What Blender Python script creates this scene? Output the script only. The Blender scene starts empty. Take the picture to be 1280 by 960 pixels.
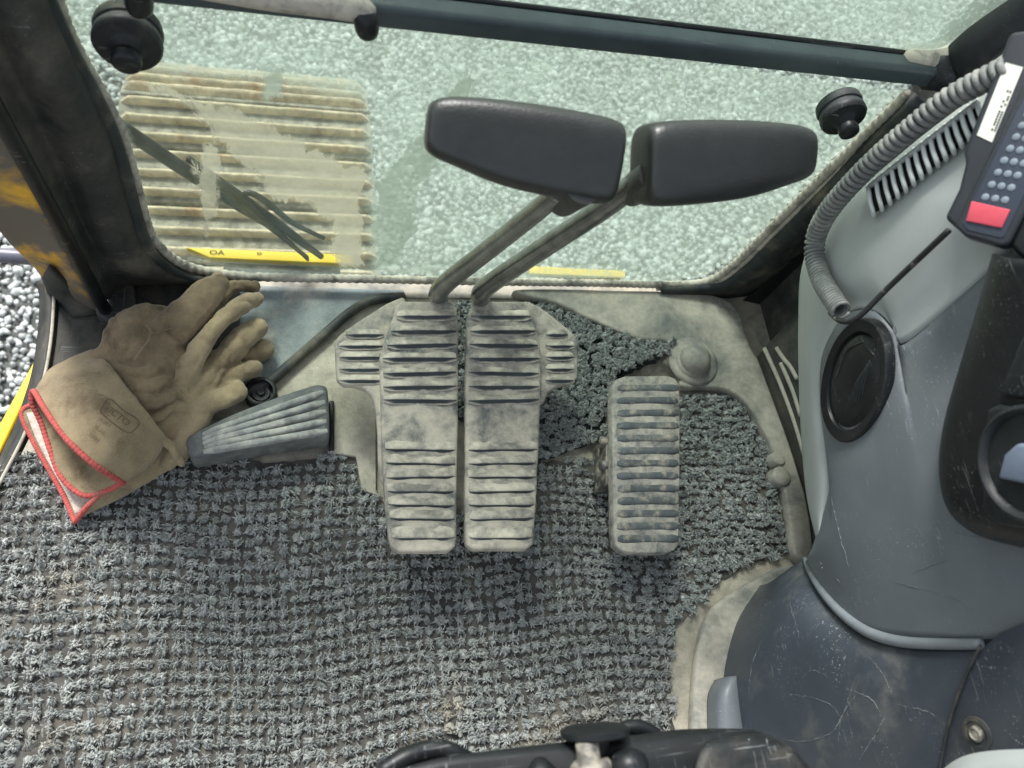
import bpy, bmesh, math, random
import numpy as np
from mathutils import Vector, Matrix, Euler
from mathutils.bvhtree import BVHTree
random.seed(7); rng = np.random.default_rng(7)
S = bpy.context.scene
COL = S.collection

# ------------------------------------------------------------------ camera
F, H = 961.0, 1.05                      # focal length in photo pixels, eye height over the cab floor
def nrm(a): return a / np.linalg.norm(a)
_X = nrm(np.array([3400., -60, 961])); _D = np.array([-264., 430, 961]); _D = nrm(_D - _X * (_D @ _X)); _Y = np.cross(-_D, _X)
R = np.array([_X, _Y, -_D]); C0 = np.array([0, 0, H])
def ray(px, py): return R @ np.array([(px - 640) / F, (py - 480) / F, 1.])
def A(px, py, z=0.):  d = ray(px, py); return C0 + d * ((z - H) / d[2])
def AX(px, py, x): d = ray(px, py); return C0 + d * (x / d[0])
def AY(px, py, y): d = ray(px, py); return C0 + d * (y / d[1])
cam = bpy.data.cameras.new('camera'); camo = bpy.data.objects.new('camera', cam); COL.objects.link(camo)
m = Matrix.Identity(4)
for i in range(3):
    m[i][0] = R[i, 0]; m[i][1] = -R[i, 1]; m[i][2] = -R[i, 2]; m[i][3] = C0[i]
camo.matrix_world = m
cam.sensor_width = 36; cam.lens = F / 1280 * 36; cam.clip_start = .01; cam.clip_end = 200
cam.dof.use_dof = True; cam.dof.focus_distance = 1.0; cam.dof.aperture_fstop = 5.5
S.camera = camo

# ------------------------------------------------------------------ light
SUN_EL, SUN_AZ = math.radians(50), math.radians(-20)     # azimuth from the front (+Y), negative = left
w = bpy.data.worlds.new('World'); S.world = w; w.use_nodes = True
nt = w.node_tree; nt.nodes.clear()
sky = nt.nodes.new('ShaderNodeTexSky'); sky.sky_type = 'NISHITA'; sky.sun_disc = False
sky.sun_elevation = SUN_EL; sky.sun_rotation = SUN_AZ; sky.air_density = 1.0; sky.dust_density = 1.5; sky.ozone_density = .6
bg = nt.nodes.new('ShaderNodeBackground'); bg.inputs[1].default_value = .068
wo = nt.nodes.new('ShaderNodeOutputWorld'); hs_ = nt.nodes.new('ShaderNodeHueSaturation'); hs_.inputs['Saturation'].default_value = .36   # even overcast: the sky's own colour thinned
nt.links.new(sky.outputs[0], hs_.inputs['Color']); nt.links.new(hs_.outputs[0], bg.inputs[0]); nt.links.new(bg.outputs[0], wo.inputs[0])
sun = bpy.data.lights.new('sun', 'SUN'); sun.energy = 1.5; sun.angle = math.radians(14); sun.color = (1, .985, .96)
so = bpy.data.objects.new('sun', sun); COL.objects.link(so)
sd = Vector((math.sin(SUN_AZ) * math.cos(SUN_EL), math.cos(SUN_AZ) * math.cos(SUN_EL), math.sin(SUN_EL)))
so.rotation_euler = sd.to_track_quat('Z', 'Y').to_euler(); so.location = (0, 2, 4)
S.view_settings.view_transform = 'Standard'; S.view_settings.look = 'None'; S.view_settings.gamma = 1
S.view_settings.exposure = 1.76
S.cycles.max_bounces = 8; S.cycles.transparent_max_bounces = 12

# ------------------------------------------------------------------ materials
def lin(c):
    c = [x / 255 for x in c]
    return tuple(x / 12.92 if x <= .04045 else ((x + .055) / 1.055) ** 2.4 for x in c) + (1,)
def node(nt, t, **k):
    n = nt.nodes.new(t)
    for a, b in k.items(): setattr(n, a, b)
    return n
def math_(nt, op, a, b=None, c=None):
    n = node(nt, 'ShaderNodeMath', operation=op); n.use_clamp = False
    for i, v in enumerate((a, b, c)):
        if v is None: continue
        if isinstance(v, (int, float)): n.inputs[i].default_value = v
        else: nt.links.new(v, n.inputs[i])
    return n.outputs[0]
def noise(nt, co, scale, detail=4, rough=.6, dist=0, stretch=None):
    if stretch:
        mp = node(nt, 'ShaderNodeMapping'); mp.inputs['Scale'].default_value = stretch[0]; mp.inputs['Rotation'].default_value = stretch[1]
        nt.links.new(co, mp.inputs[0]); co = mp.outputs[0]
    n = node(nt, 'ShaderNodeTexNoise'); n.inputs['Scale'].default_value = scale; n.inputs['Detail'].default_value = detail
    n.inputs['Roughness'].default_value = rough; n.inputs['Distortion'].default_value = dist
    nt.links.new(co, n.inputs['Vector']); return n.outputs['Fac']
def ramp(nt, v, a, b, smooth=True):
    n = node(nt, 'ShaderNodeMapRange'); n.interpolation_type = 'SMOOTHSTEP' if smooth else 'LINEAR'
    n.inputs['From Min'].default_value = a; n.inputs['From Max'].default_value = b
    nt.links.new(v, n.inputs['Value']); return n.outputs[0]
def mix(nt, f, a, b):
    n = node(nt, 'ShaderNodeMix', data_type='RGBA')
    if isinstance(f, (int, float)): n.inputs[0].default_value = f
    else: nt.links.new(f, n.inputs[0])
    for i, v in ((6, a), (7, b)):
        if isinstance(v, tuple): n.inputs[i].default_value = v
        else: nt.links.new(v, n.inputs[i])
    return n.outputs[2]
DUST = lin((192, 186, 170))
MATS = {}
def mat(name, col, rough=.6, metal=0, var=.25, vscale=25, dust=0, dustcol=DUST, dscale=30, dsoft=.12, up=0, patch=None,
        pscale=14, pamt=.5, scratch=0, scol=(.55, .57, .56, 1), bump=.15, bscale=300, spec=.4, sheen=0, coat=0, fine=0, bdist=.002):
    """layered surface: base colour with mottling, patches of a second colour, scratches, dust (with its own shape)"""
    M = bpy.data.materials.new(name); M.use_nodes = True; nt = M.node_tree; nt.nodes.clear()
    out = node(nt, 'ShaderNodeOutputMaterial'); p = node(nt, 'ShaderNodeBsdfPrincipled'); nt.links.new(p.outputs[0], out.inputs[0])
    co = node(nt, 'ShaderNodeTexCoord').outputs['Object']
    c0 = lin(col)
    lo = tuple(x * (1 - var) for x in c0[:3]) + (1,); hi = tuple(min(1, x * (1 + var)) for x in c0[:3]) + (1,)
    c = mix(nt, ramp(nt, noise(nt, co, vscale, 6, .65), .3, .7), lo, hi)
    if patch: c = mix(nt, ramp(nt, noise(nt, co, pscale, 7, .62, .4), 1 - pamt - .1, 1 - pamt + .1), c, lin(patch))
    rr = rough
    if fine: # fine grain speckle
        c = mix(nt, math_(nt, 'MULTIPLY', ramp(nt, noise(nt, co, 900, 2), .52, .72), fine), c, tuple(min(1, x * 1.8 + .05) for x in c0[:3]) + (1,))
    if scratch:
        s1 = noise(nt, co, 14, 1, .4, .9, ((1, 34, 30), (.3, .5, .7))); s2 = noise(nt, co, 17, 1, .4, 1.1, ((36, 1, 30), (.9, .2, -.5)))
        m1 = noise(nt, co, 13, 3, .6)
        f = math_(nt, 'MULTIPLY', math_(nt, 'MAXIMUM', ramp(nt, s1, .68, .74), ramp(nt, s2, .69, .75)), ramp(nt, m1, .42, .66))
        c = mix(nt, math_(nt, 'MULTIPLY', f, scratch), c, scol)
    dsock = None
    if dust:
        d = ramp(nt, noise(nt, co, dscale, 8, .68, .3), 1 - dust - dsoft, 1 - dust + dsoft)
        if up:
            g = node(nt, 'ShaderNodeNewGeometry'); sx = node(nt, 'ShaderNodeSeparateXYZ'); nt.links.new(g.outputs['Normal'], sx.inputs[0])
            u = ramp(nt, sx.outputs[2], up, min(up + .17, 1.0)); d = math_(nt, 'MULTIPLY', math_(nt, 'ADD', math_(nt, 'MULTIPLY', d, .75), .25), u)
        dc = mix(nt, noise(nt, co, 140, 5), tuple(x * .72 for x in dustcol[:3]) + (1,), tuple(min(1, x * 1.2) for x in dustcol[:3]) + (1,))
        c = mix(nt, d, c, dc); dsock = d
        r = node(nt, 'ShaderNodeMix', data_type='FLOAT'); nt.links.new(d, r.inputs[0]); r.inputs[2].default_value = rough; r.inputs[3].default_value = .95
        nt.links.new(r.outputs[0], p.inputs['Roughness'])
    else:
        p.inputs['Roughness'].default_value = rough
        r = math_(nt, 'ADD', math_(nt, 'MULTIPLY', noise(nt, co, 22, 4), .3), rough - .15); nt.links.new(r, p.inputs['Roughness'])
    nt.links.new(c, p.inputs['Base Color']); p.inputs['Metallic'].default_value = metal
    p.inputs['Specular IOR Level'].default_value = spec
    if sheen: p.inputs['Sheen Weight'].default_value = sheen
    if coat: p.inputs['Coat Weight'].default_value = coat
    if bump:
        h = noise(nt, co, bscale, 5, .6)
        if dsock is not None: h = math_(nt, 'ADD', h, math_(nt, 'MULTIPLY', dsock, .5))
        b = node(nt, 'ShaderNodeBump'); b.inputs['Strength'].default_value = bump; b.inputs['Distance'].default_value = bdist
        nt.links.new(h, b.inputs['Height']); nt.links.new(b.outputs[0], p.inputs['Normal'])
    MATS[name] = M; return M
mat('floor_paint', (98, 108, 108), .7, dust=.62, dscale=9, dsoft=.16, bump=.35, bscale=180, fine=.3)
mat('plate_paint', (118, 127, 127), .6, dust=.36, dscale=13, dsoft=.16, bump=.2, bscale=160, fine=.5, scratch=.3)
mat('casting', (92, 99, 97), .7, dust=.55, dscale=11, dsoft=.2, bump=.3, bscale=150, fine=.3)
mat('dust_floor', (176, 170, 153), .95, var=.2, vscale=40, patch=(140, 138, 126), pamt=.42, pscale=22, bump=.6, bscale=260, fine=.4)
mat('black_plastic', (29, 33, 34), .5, dust=.30, dscale=12, dsoft=.22, dustcol=lin((110, 104, 92)), scratch=.35, bump=.12)
mat('black_dusty', (44, 48, 47), .6, dust=.41, dscale=10, dsoft=.22, dustcol=lin((112, 106, 95)), scratch=.3, bump=.2)
mat('black_clean', (24, 27, 28), .42, var=.2, bump=.08, scratch=.25, dust=.2, dustcol=lin((100, 98, 92)), dsoft=.2)
mat('wiper_black', (20, 23, 24), .45, var=.2, bump=.1)
mat('vent_shade_black', (14, 15, 16), .7, var=.1, bump=.05)  # shade between the vent slats, put into the colour
mat('bar_paint', (68, 79, 81), .38, var=.15, dust=.26, dscale=8, dsoft=.15, dustcol=lin((130, 134, 128)), bump=.06, scratch=.25)
mat('seal_dusty', (74, 78, 74), .75, dust=.58, dscale=28, dsoft=.16, bump=.3, bscale=260)
mat('seal_dark', (48, 53, 53), .65, dust=.36, dscale=16, dsoft=.2, dustcol=lin((140, 132, 112)), bump=.25, bscale=220)
mat('pad_dust', (70, 79, 82), .75, dust=.56, dscale=24, dsoft=.18, dustcol=lin((190, 183, 166)), bump=.5, bscale=330, fine=.3)
mat('pad_worn', (78, 85, 86), .75, dust=.56, dscale=40, dsoft=.2, dustcol=lin((186, 181, 167)), bump=.5, bscale=330, fine=.3)
mat('rib_rubber', (58, 65, 67), .7, dust=.50, dscale=30, dsoft=.18, dustcol=lin((206, 199, 181)), up=.74, bump=.45, bscale=330)
mat('rib_worn', (84, 91, 92), .65, dust=.40, dscale=55, dsoft=.14, dustcol=lin((170, 164, 146)), bump=.5, bscale=330, fine=.4)
mat('footrest_rib', (136, 139, 135), .7, var=.3, vscale=60, dust=.40, dscale=50, dsoft=.2, dustcol=lin((200, 197, 184)), bump=.4, bscale=330)
mat('footrest_rubber', (88, 92, 91), .65, dust=.36, dscale=45, dsoft=.25, dustcol=lin((150, 150, 142)), bump=.5, bscale=300, fine=.4)
mat('steel_rod', (146, 147, 144), .25, metal=.9, var=.3, vscale=40, dust=.14, dscale=45, dustcol=lin((168, 160, 142)), scratch=.4, bump=.1)
mat('bolt_steel', (112, 110, 104), .5, metal=.6, dust=.45, dscale=60, bump=.3)
mat('grip_rubber', (42, 44, 41), .36, var=.12, vscale=60, bump=.30, bscale=420, spec=.65, bdist=.0015)
mat("mat_fibre", (146, 149, 145), .38, var=.45, vscale=160, patch=(158, 152, 136), pamt=.36, pscale=9, bump=0, spec=.5)
mat('mat_fibre_dark', (142, 147, 143), .4, var=.5, vscale=200, bump=0, spec=.5)
mat('mat_backing', (84, 82, 78), .95, var=.3, vscale=60, patch=(120, 115, 103), pamt=.40, pscale=10, bump=.6, bscale=240)
mat('mat_backing_dark', (52, 58, 58), .95, var=.3, bump=.5)
mat('suede', (146, 131, 102), .95, var=.2, vscale=26, patch=(108, 93, 70), pamt=.42, pscale=18, bump=.55, bscale=650, sheen=.25, fine=.35, bdist=.0012)
mat('suede_brown', (130, 114, 88), .9, var=.28, vscale=30, patch=(92, 74, 56), pamt=.40, pscale=22, bump=.55, bscale=600, sheen=.2, fine=.3, bdist=.0012)
mat('lining', (206, 190, 176), .95, var=.2, vscale=200, bump=.8, bscale=420, sheen=.3)
mat('red_binding', (184, 88, 82), .85, var=.2, vscale=120, patch=(176, 110, 100), pamt=.35, pscale=40, bump=.6, bscale=500)
mat('print_ink', (106, 90, 74), .9, var=.3, vscale=300, bump=.2)
mat('console_blue', (104, 111, 115), .42, var=.10, vscale=9, scratch=.45, dust=.30, dscale=9, dsoft=.2, dustcol=lin((124, 126, 122)), bump=.10, bscale=900, bdist=.0006)
mat('console_edge', (116, 123, 127), .42, var=.1, dust=.25, dsoft=.2, bump=.05)
mat('console_navy', (60, 67, 74), .36, var=.12, vscale=9, scratch=.6, dust=.33, dscale=11, dsoft=.18, dustcol=lin((120, 120, 112)), bump=.12, bscale=900, bdist=.0006)
mat('cover_grey', (172, 178, 175), .5, var=.05, vscale=8, bump=.08, bscale=900, bdist=.0005, scratch=.15, scol=(.7, .72, .7, 1))
mat('scuff_grey', (116, 120, 121), .8, var=.3, vscale=200, bump=.1)
mat('cover_white', (196, 202, 200), .5, var=.05, bump=.05)
mat('coil_rubber', (112, 116, 114), .55, var=.15, vscale=60, dust=.4, dscale=40, dsoft=.2, dustcol=lin((180, 180, 170)), bump=.1)
mat('cord_black', (40, 42, 42), .5, dust=.35, dscale=70, dsoft=.1, dustcol=lin((150, 148, 138)), bump=.2)
mat('handset_black', (44, 48, 52), .42, var=.1, bump=.08, dust=.2, dsoft=.2, dustcol=lin((100, 100, 96)))
mat('keypad', (52, 60, 72), .5, var=.06, bump=.05)
mat('button_grey', (122, 134, 142), .6, var=.08, bump=.05)
mat('button_red', (198, 74, 88), .6, var=.1, bump=.1)
mat('sticker', (218, 220, 206), .6, var=.05, bump=.05)
mat('ink_dark', (60, 62, 62), .8, var=.2, bump=0)
mat('yellow_paint', (236, 200, 40), .5, var=.08, dust=.2, dsoft=.1, dscale=30, bump=.1)
mat('yellow_worn', (224, 172, 54), .55, var=.15, patch=(104, 98, 88), pamt=.56, pscale=12, dust=.25, dscale=20, dustcol=lin((150, 134, 108)), bump=.2)
mat('track_mud', (150, 146, 132), .95, var=.45, vscale=40, patch=(112, 106, 92), pamt=.40, pscale=9, bump=.8, bscale=60, bdist=.01)
mat('track_rib', (206, 190, 160), .95, var=.3, vscale=24, patch=(178, 136, 96), pamt=.36, pscale=12, bump=.8, bscale=60, bdist=.008)
mat('gravel_stone', (200, 203, 200), .9, var=.42, vscale=38, patch=(146, 150, 146), pamt=.40, pscale=5, bump=.4, bscale=120)
mat('ground_soil', (104, 106, 102), .95, var=.3, vscale=30, bump=.8, bscale=60, bdist=.02)
mat('rail_grey', (116, 116, 128), .4, metal=.2, var=.15, bump=.1)
mat('lens_blue', (112, 124, 140), .3, var=.08, bump=.05)

def glass_mat(name, tint, d0, d1, dcol, seed):
    M = bpy.data.materials.new(name); M.use_nodes = True; nt = M.node_tree; nt.nodes.clear()
    out = node(nt, 'ShaderNodeOutputMaterial'); co = node(nt, 'ShaderNodeTexCoord').outputs['Object']
    tr = node(nt, 'ShaderNodeBsdfTransparent'); tr.inputs[0].default_value = tint
    gl = node(nt, 'ShaderNodeBsdfGlossy'); gl.inputs['Roughness'].default_value = .03
    fr = node(nt, 'ShaderNodeFresnel'); fr.inputs[0].default_value = 1.45
    a = node(nt, 'ShaderNodeMixShader'); nt.links.new(math_(nt, 'MULTIPLY', fr.outputs[0], .25), a.inputs[0]); nt.links.new(tr.outputs[0], a.inputs[1]); nt.links.new(gl.outputs[0], a.inputs[2])
    df = node(nt, 'ShaderNodeBsdfDiffuse'); df.inputs[0].default_value = lin(dcol)
    tl = node(nt, 'ShaderNodeBsdfTranslucent'); tl.inputs[0].default_value = lin(dcol)
    dd = node(nt, 'ShaderNodeMixShader'); dd.inputs[0].default_value = .5; nt.links.new(df.outputs[0], dd.inputs[1]); nt.links.new(tl.outputs[0], dd.inputs[2])
    n1 = noise(nt, co, 6 + seed, 7, .65, .5); n2 = noise(nt, co, 160, 3, .6); n3 = noise(nt, co, 30, 4, .6, 0, ((1, 1, .12), (0, 0, 0)))
    f = math_(nt, 'ADD', math_(nt, 'MULTIPLY', ramp(nt, n1, .3, .75), d1 - d0), d0)
    f = math_(nt, 'ADD', f, math_(nt, 'MULTIPLY', ramp(nt, n2, .66, .74), .06)); f = math_(nt, 'ADD', f, math_(nt, 'MULTIPLY', ramp(nt, n3, .55, .8), .03))
    b = node(nt, 'ShaderNodeMixShader'); nt.links.new(f, b.inputs[0]); nt.links.new(a.outputs[0], b.inputs[1]); nt.links.new(dd.outputs[0], b.inputs[2])
    nt.links.new(b.outputs[0], out.inputs[0]); MATS[name] = M
glass_mat('dirty_glass', (.91, .965, .925, 1), .006, .03, (212, 222, 204), 0)
def film_mat(name, col, thr):
    M = bpy.data.materials.new(name); M.use_nodes = True; nt = M.node_tree; nt.nodes.clear()
    out = node(nt, 'ShaderNodeOutputMaterial'); co = node(nt, 'ShaderNodeTexCoord').outputs['Object']
    df = node(nt, 'ShaderNodeBsdfDiffuse'); df.inputs[0].default_value = lin(col); tl = node(nt, 'ShaderNodeBsdfTranslucent'); tl.inputs[0].default_value = lin(col)
    d = node(nt, 'ShaderNodeMixShader'); d.inputs[0].default_value = .45; nt.links.new(df.outputs[0], d.inputs[1]); nt.links.new(tl.outputs[0], d.inputs[2])
    tr = node(nt, 'ShaderNodeBsdfTransparent'); b = node(nt, 'ShaderNodeMixShader')
    uv = node(nt, 'ShaderNodeAttribute'); uv.attribute_name = 'edge'     # 1 well inside the patch, 0 at its rim
    n = noise(nt, co, 24, 8, .7, .6, ((1, 1, .55), (0, 0, 0)))
    f = ramp(nt, math_(nt, 'ADD', n, math_(nt, 'MULTIPLY', uv.outputs['Fac'], .62)), thr, thr + .10)
    op = math_(nt, 'ADD', math_(nt, 'MULTIPLY', ramp(nt, noise(nt, co, 14, 6, .7), .3, .7), .40), .50); nt.links.new(math_(nt, 'MULTIPLY', f, op), b.inputs[0]); nt.links.new(tr.outputs[0], b.inputs[1]); nt.links.new(d.outputs[0], b.inputs[2])
    nt.links.new(b.outputs[0], out.inputs[0]); MATS[name] = M
film_mat('mud_film', (212, 205, 182), .80)
def mist_mat(name, col):
    M = bpy.data.materials.new(name); M.use_nodes = True; nt = M.node_tree; nt.nodes.clear()
    out = node(nt, 'ShaderNodeOutputMaterial'); co = node(nt, 'ShaderNodeTexCoord').outputs['Object']
    df = node(nt, 'ShaderNodeBsdfDiffuse'); df.inputs[0].default_value = lin(col); tl = node(nt, 'ShaderNodeBsdfTranslucent'); tl.inputs[0].default_value = lin(col)
    d = node(nt, 'ShaderNodeMixShader'); d.inputs[0].default_value = .6; nt.links.new(df.outputs[0], d.inputs[1]); nt.links.new(tl.outputs[0], d.inputs[2])
    tr = node(nt, 'ShaderNodeBsdfTransparent'); b = node(nt, 'ShaderNodeMixShader'); e = node(nt, 'ShaderNodeAttribute'); e.attribute_name = 'edge'
    n1 = ramp(nt, noise(nt, co, 7, 6, .65, .5), .25, .75); n2 = ramp(nt, noise(nt, co, 170, 2, .5), .52, .64); n3 = ramp(nt, noise(nt, co, 38, 4, .6, 0, ((1, 1, .10), (0, 0, 0))), .5, .8)
    f = math_(nt, 'ADD', math_(nt, 'MULTIPLY', n1, .22), math_(nt, 'MULTIPLY', n2, .26)); f = math_(nt, 'ADD', f, math_(nt, 'MULTIPLY', n3, .10)); f = math_(nt, 'ADD', f, .34)
    k = ramp(nt, math_(nt, 'ADD', e.outputs['Fac'], math_(nt, 'MULTIPLY', math_(nt, 'SUBTRACT', noise(nt, co, 25, 5), .5), .5)), .2, .8)
    nt.links.new(math_(nt, 'MULTIPLY', f, math_(nt, 'ADD', math_(nt, 'MULTIPLY', k, .96), .04)), b.inputs[0]); nt.links.new(tr.outputs[0], b.inputs[1]); nt.links.new(d.outputs[0], b.inputs[2])
    nt.links.new(b.outputs[0], out.inputs[0]); MATS[name] = M
mist_mat('mist_film', (206, 217, 205))
film_mat('wet_film', (188, 198, 184), .80)

# ------------------------------------------------------------------ mesh helpers
def mesh(name, v, f, m, parent=None, smooth=True, loc=None):
    me = bpy.data.meshes.new(name); me.from_pydata([tuple(map(float, p)) for p in v], [], f); me.update()
    bm = bmesh.new(); bm.from_mesh(me); bmesh.ops.recalc_face_normals(bm, faces=bm.faces); bm.to_mesh(me); bm.free()
    if smooth: me.polygons.foreach_set('use_smooth', [True] * len(me.polygons))
    me.materials.append(MATS[m]); o = bpy.data.objects.new(name, me); COL.objects.link(o)
    if parent: attach(o, parent)
    return o
def attach(o, p):
    o.parent = p; q = p
    mw = Matrix.Identity(4); chain = []
    while q: chain.append(q); q = q.parent
    for q in reversed(chain): mw = mw @ q.matrix_parent_inverse @ q.matrix_basis
    o.matrix_parent_inverse = mw.inverted()
def thing(name, label, cat, loc, group=None):
    o = bpy.data.objects.new(name, None); COL.objects.link(o); o.location = tuple(map(float, loc)); o.empty_display_size = .05
    tag(o, label, cat, group); return o
def tag(o, label, cat, group=None):
    o['label'] = label; o['category'] = cat
    if group: o['group'] = group
    return o
def structure(o): o['kind'] = 'structure'; return o
def bevel(o, wd, seg=3, ang=35):
    b = o.modifiers.new('bevel', 'BEVEL'); b.width = wd; b.segments = seg; b.limit_method = 'ANGLE'; b.angle_limit = math.radians(ang); b.harden_normals = False
    return o
def sub(o, n=2): s = o.modifiers.new('sub', 'SUBSURF'); s.levels = n; s.render_levels = n; return o
def solid(o, t, off=-1): s = o.modifiers.new('solid', 'SOLIDIFY'); s.thickness = t; s.offset = off; return o
_tex = {}
def displace(o, strength, size, seed=0, depth=3):
    k = (size, depth)
    if k not in _tex:
        t = bpy.data.textures.new('wrinkle', 'CLOUDS'); t.noise_scale = size; t.noise_depth = depth; _tex[k] = t
    d = o.modifiers.new('wrinkle', 'DISPLACE'); d.texture = _tex[k]; d.strength = strength; d.mid_level = .5; d.texture_coords = 'GLOBAL'; return o
def crease(o, strength, size):
    if 'mg' not in _tex:
        t = bpy.data.textures.new('crease', 'MUSGRAVE'); t.musgrave_type = 'RIDGED_MULTIFRACTAL'; t.noise_scale = size; t.octaves = 1.2; t.lacunarity = 2; t.dimension_max = 1; _tex['mg'] = t
    d = o.modifiers.new('crease', 'DISPLACE'); d.texture = _tex['mg']; d.strength = -strength; d.mid_level = .6; d.texture_coords = 'GLOBAL'; return o
def cr(P, n, closed=False):
    """Catmull-Rom resample of a polyline to n points, even in arc length"""
    P = np.array(P, float)
    if len(P) == 2: t = np.linspace(0, 1, n)[:, None]; return P[0] * (1 - t) + P[1] * t
    if closed: E_ = np.vstack([P[-1], P, P[0], P[1]])
    else: E_ = np.vstack([2 * P[0] - P[1], P, 2 * P[-1] - P[-2]])
    out = []
    K = 24
    for i in range(1, len(E_) - 2):
        p0, p1, p2, p3 = E_[i - 1:i + 3]; t = np.linspace(0, 1, K, endpoint=False)[:, None]
        out.append(.5 * (2 * p1 + (p2 - p0) * t + (2 * p0 - 5 * p1 + 4 * p2 - p3) * t ** 2 + (3 * p1 - p0 - 3 * p2 + p3) * t ** 3))
    Q = np.vstack(out + [E_[-2][None]])
    s = np.r_[0, np.cumsum(np.linalg.norm(np.diff(Q[:, :3], axis=0), axis=1))]
    u = np.linspace(0, s[-1], n + 1 if closed else n)
    Q = np.stack([np.interp(u, s, Q[:, k]) for k in range(Q.shape[1])], 1)
    return Q[:-1] if closed else Q
def grid_faces(nr, nc, cu=False, cv=False):
    f = []
    for i in range(nr if cv else nr - 1):
        for j in range(nc if cu else nc - 1):
            a, b = i, (i + 1) % nr; c, d = j, (j + 1) % nc
            f.append((a * nc + c, a * nc + d, b * nc + d, b * nc + c))
    return f
def loft(name, rows, nu, nv, m, parent=None, closed=False, thick=0, off=-1):
    r = np.array([cr(q, nu, closed) for q in rows])
    g = np.array([cr(r[:, j], nv) for j in range(nu)]).transpose(1, 0, 2) if len(rows) > 2 else np.array([r[0] * (1 - t) + r[1] * t for t in np.linspace(0, 1, nv)])
    o = mesh(name, g.reshape(-1, 3), grid_faces(nv, nu, closed), m, parent)
    if thick: solid(o, thick, off)
    o['_g'] = 0; del o['_g']
    return o
def frames(P):
    T = np.gradient(P, axis=0); T /= np.linalg.norm(T, axis=1)[:, None] + 1e-12
    n = np.cross(T[0], [0, 0, 1]); n = np.cross(T[0], [1, 0, 0]) if np.linalg.norm(n) < 1e-3 else n
    N = [nrm(n)]
    for i in range(1, len(P)): v = N[-1] - T[i] * (N[-1] @ T[i]); N.append(nrm(v))
    N = np.array(N); return T, N, np.cross(T, N)
def tube_geo(P, r, seg=10, flat=1., cap=True, closed=False):
    P = np.array(P, float); n = len(P); r = np.broadcast_to(r, (n,)).astype(float)
    T, N, B = frames(P); a = np.linspace(0, 2 * math.pi, seg, endpoint=False)
    v = P[:, None] + r[:, None, None] * (np.cos(a)[None, :, None] * N[:, None] + flat * np.sin(a)[None, :, None] * B[:, None])
    f = grid_faces(n, seg, True, closed); v = list(v.reshape(-1, 3))
    if cap and not closed:
        for e, s in ((0, -1), (n - 1, 1)):
            base = e * seg; v.append(P[e] + s * T[e] * r[e] * .45); k = len(v) - 1
            f += [(base + j, base + (j + 1) % seg, k) for j in range(seg)]
    return v, f
def tube(name, P, r, m, parent=None, seg=10, n=None, flat=1., closed=False):
    if n:
        P = np.array(P, float)
        if not np.isscalar(r): Q = cr(np.c_[P, np.array(r)], n); P, r = Q[:, :3], Q[:, 3]
        else: P = cr(P, n, closed)
    v, f = tube_geo(P, r, seg, flat, True, closed); return mesh(name, v, f, m, parent)
def join(geos):
    V, Fc = [], []
    for v, f in geos:
        o = len(V); V += list(v); Fc += [tuple(i + o for i in q) for q in f]
    return V, Fc
def lathe(name, c, axis, prof, m, parent=None, seg=32, bev=0):
    """prof: (distance along axis, radius)"""
    ax = nrm(np.array(axis, float)); n = np.cross(ax, [0, 0, 1]); n = np.array([1., 0, 0]) if np.linalg.norm(n) < 1e-3 else nrm(n); b = np.cross(ax, n)
    a = np.linspace(0, 2 * math.pi, seg, endpoint=False); v = []
    for d, r in prof:
        for t in a: v.append(np.array(c) + ax * d + r * (math.cos(t) * n + math.sin(t) * b))
    f = grid_faces(len(prof), seg, True); f += [tuple(range(seg)), tuple(range((len(prof) - 1) * seg, len(prof) * seg))]
    o = mesh(name, v, f, m, parent)
    if bev: bevel(o, bev, 2, 40)
    else:
        e = o.modifiers.new('edge', 'EDGE_SPLIT'); e.split_angle = math.radians(50)
    return o
def prism(name, poly, dvec, m, parent=None, bev=.003, seg=3, smooth=True):
    """polygon (list of 3-D points) extruded by a vector"""
    P = np.array(poly, float); n = len(P); Q = P + np.array(dvec, float)
    f = [tuple(range(n)), tuple(range(n, 2 * n))] + [(i, (i + 1) % n, n + (i + 1) % n, n + i) for i in range(n)]
    o = mesh(name, np.vstack([P, Q]), f, m, parent, smooth)
    if bev: bevel(o, bev, seg, 40)
    return o
def slab(name, rows, drop, m, parent=None, bev=.004, nu=12):
    """grid of top points closed downwards by the vector drop"""
    r = np.array([cr(q, nu) for q in rows]); nr, nc = r.shape[:2]; V = np.vstack([r.reshape(-1, 3), r.reshape(-1, 3) + np.array(drop)]); k = nr * nc
    f = grid_faces(nr, nc) + [tuple(i + k for i in q) for q in grid_faces(nr, nc)]
    ring = [j for j in range(nc)] + [i * nc + nc - 1 for i in range(1, nr)] + [(nr - 1) * nc + j for j in range(nc - 2, -1, -1)] + [i * nc for i in range(nr - 2, 0, -1)]
    f += [(ring[i], ring[(i + 1) % len(ring)], ring[(i + 1) % len(ring)] + k, ring[i] + k) for i in range(len(ring))]
    o = mesh(name, V, f, m, parent); bevel(o, bev, 3, 50); return o
PROF = [(.5, 0), (.42, .6), (.28, .95), (0, 1.), (-.28, .95), (-.42, .6), (-.5, 0)]                      # plain moulded ridge
STEP = [(.5, 0), (.40, .12), (.27, .78), (.20, 1.), (.10, .96), (-.12, .66), (-.5, 0)]                     # tread: gentle in front, dropping off at the rear
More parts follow.
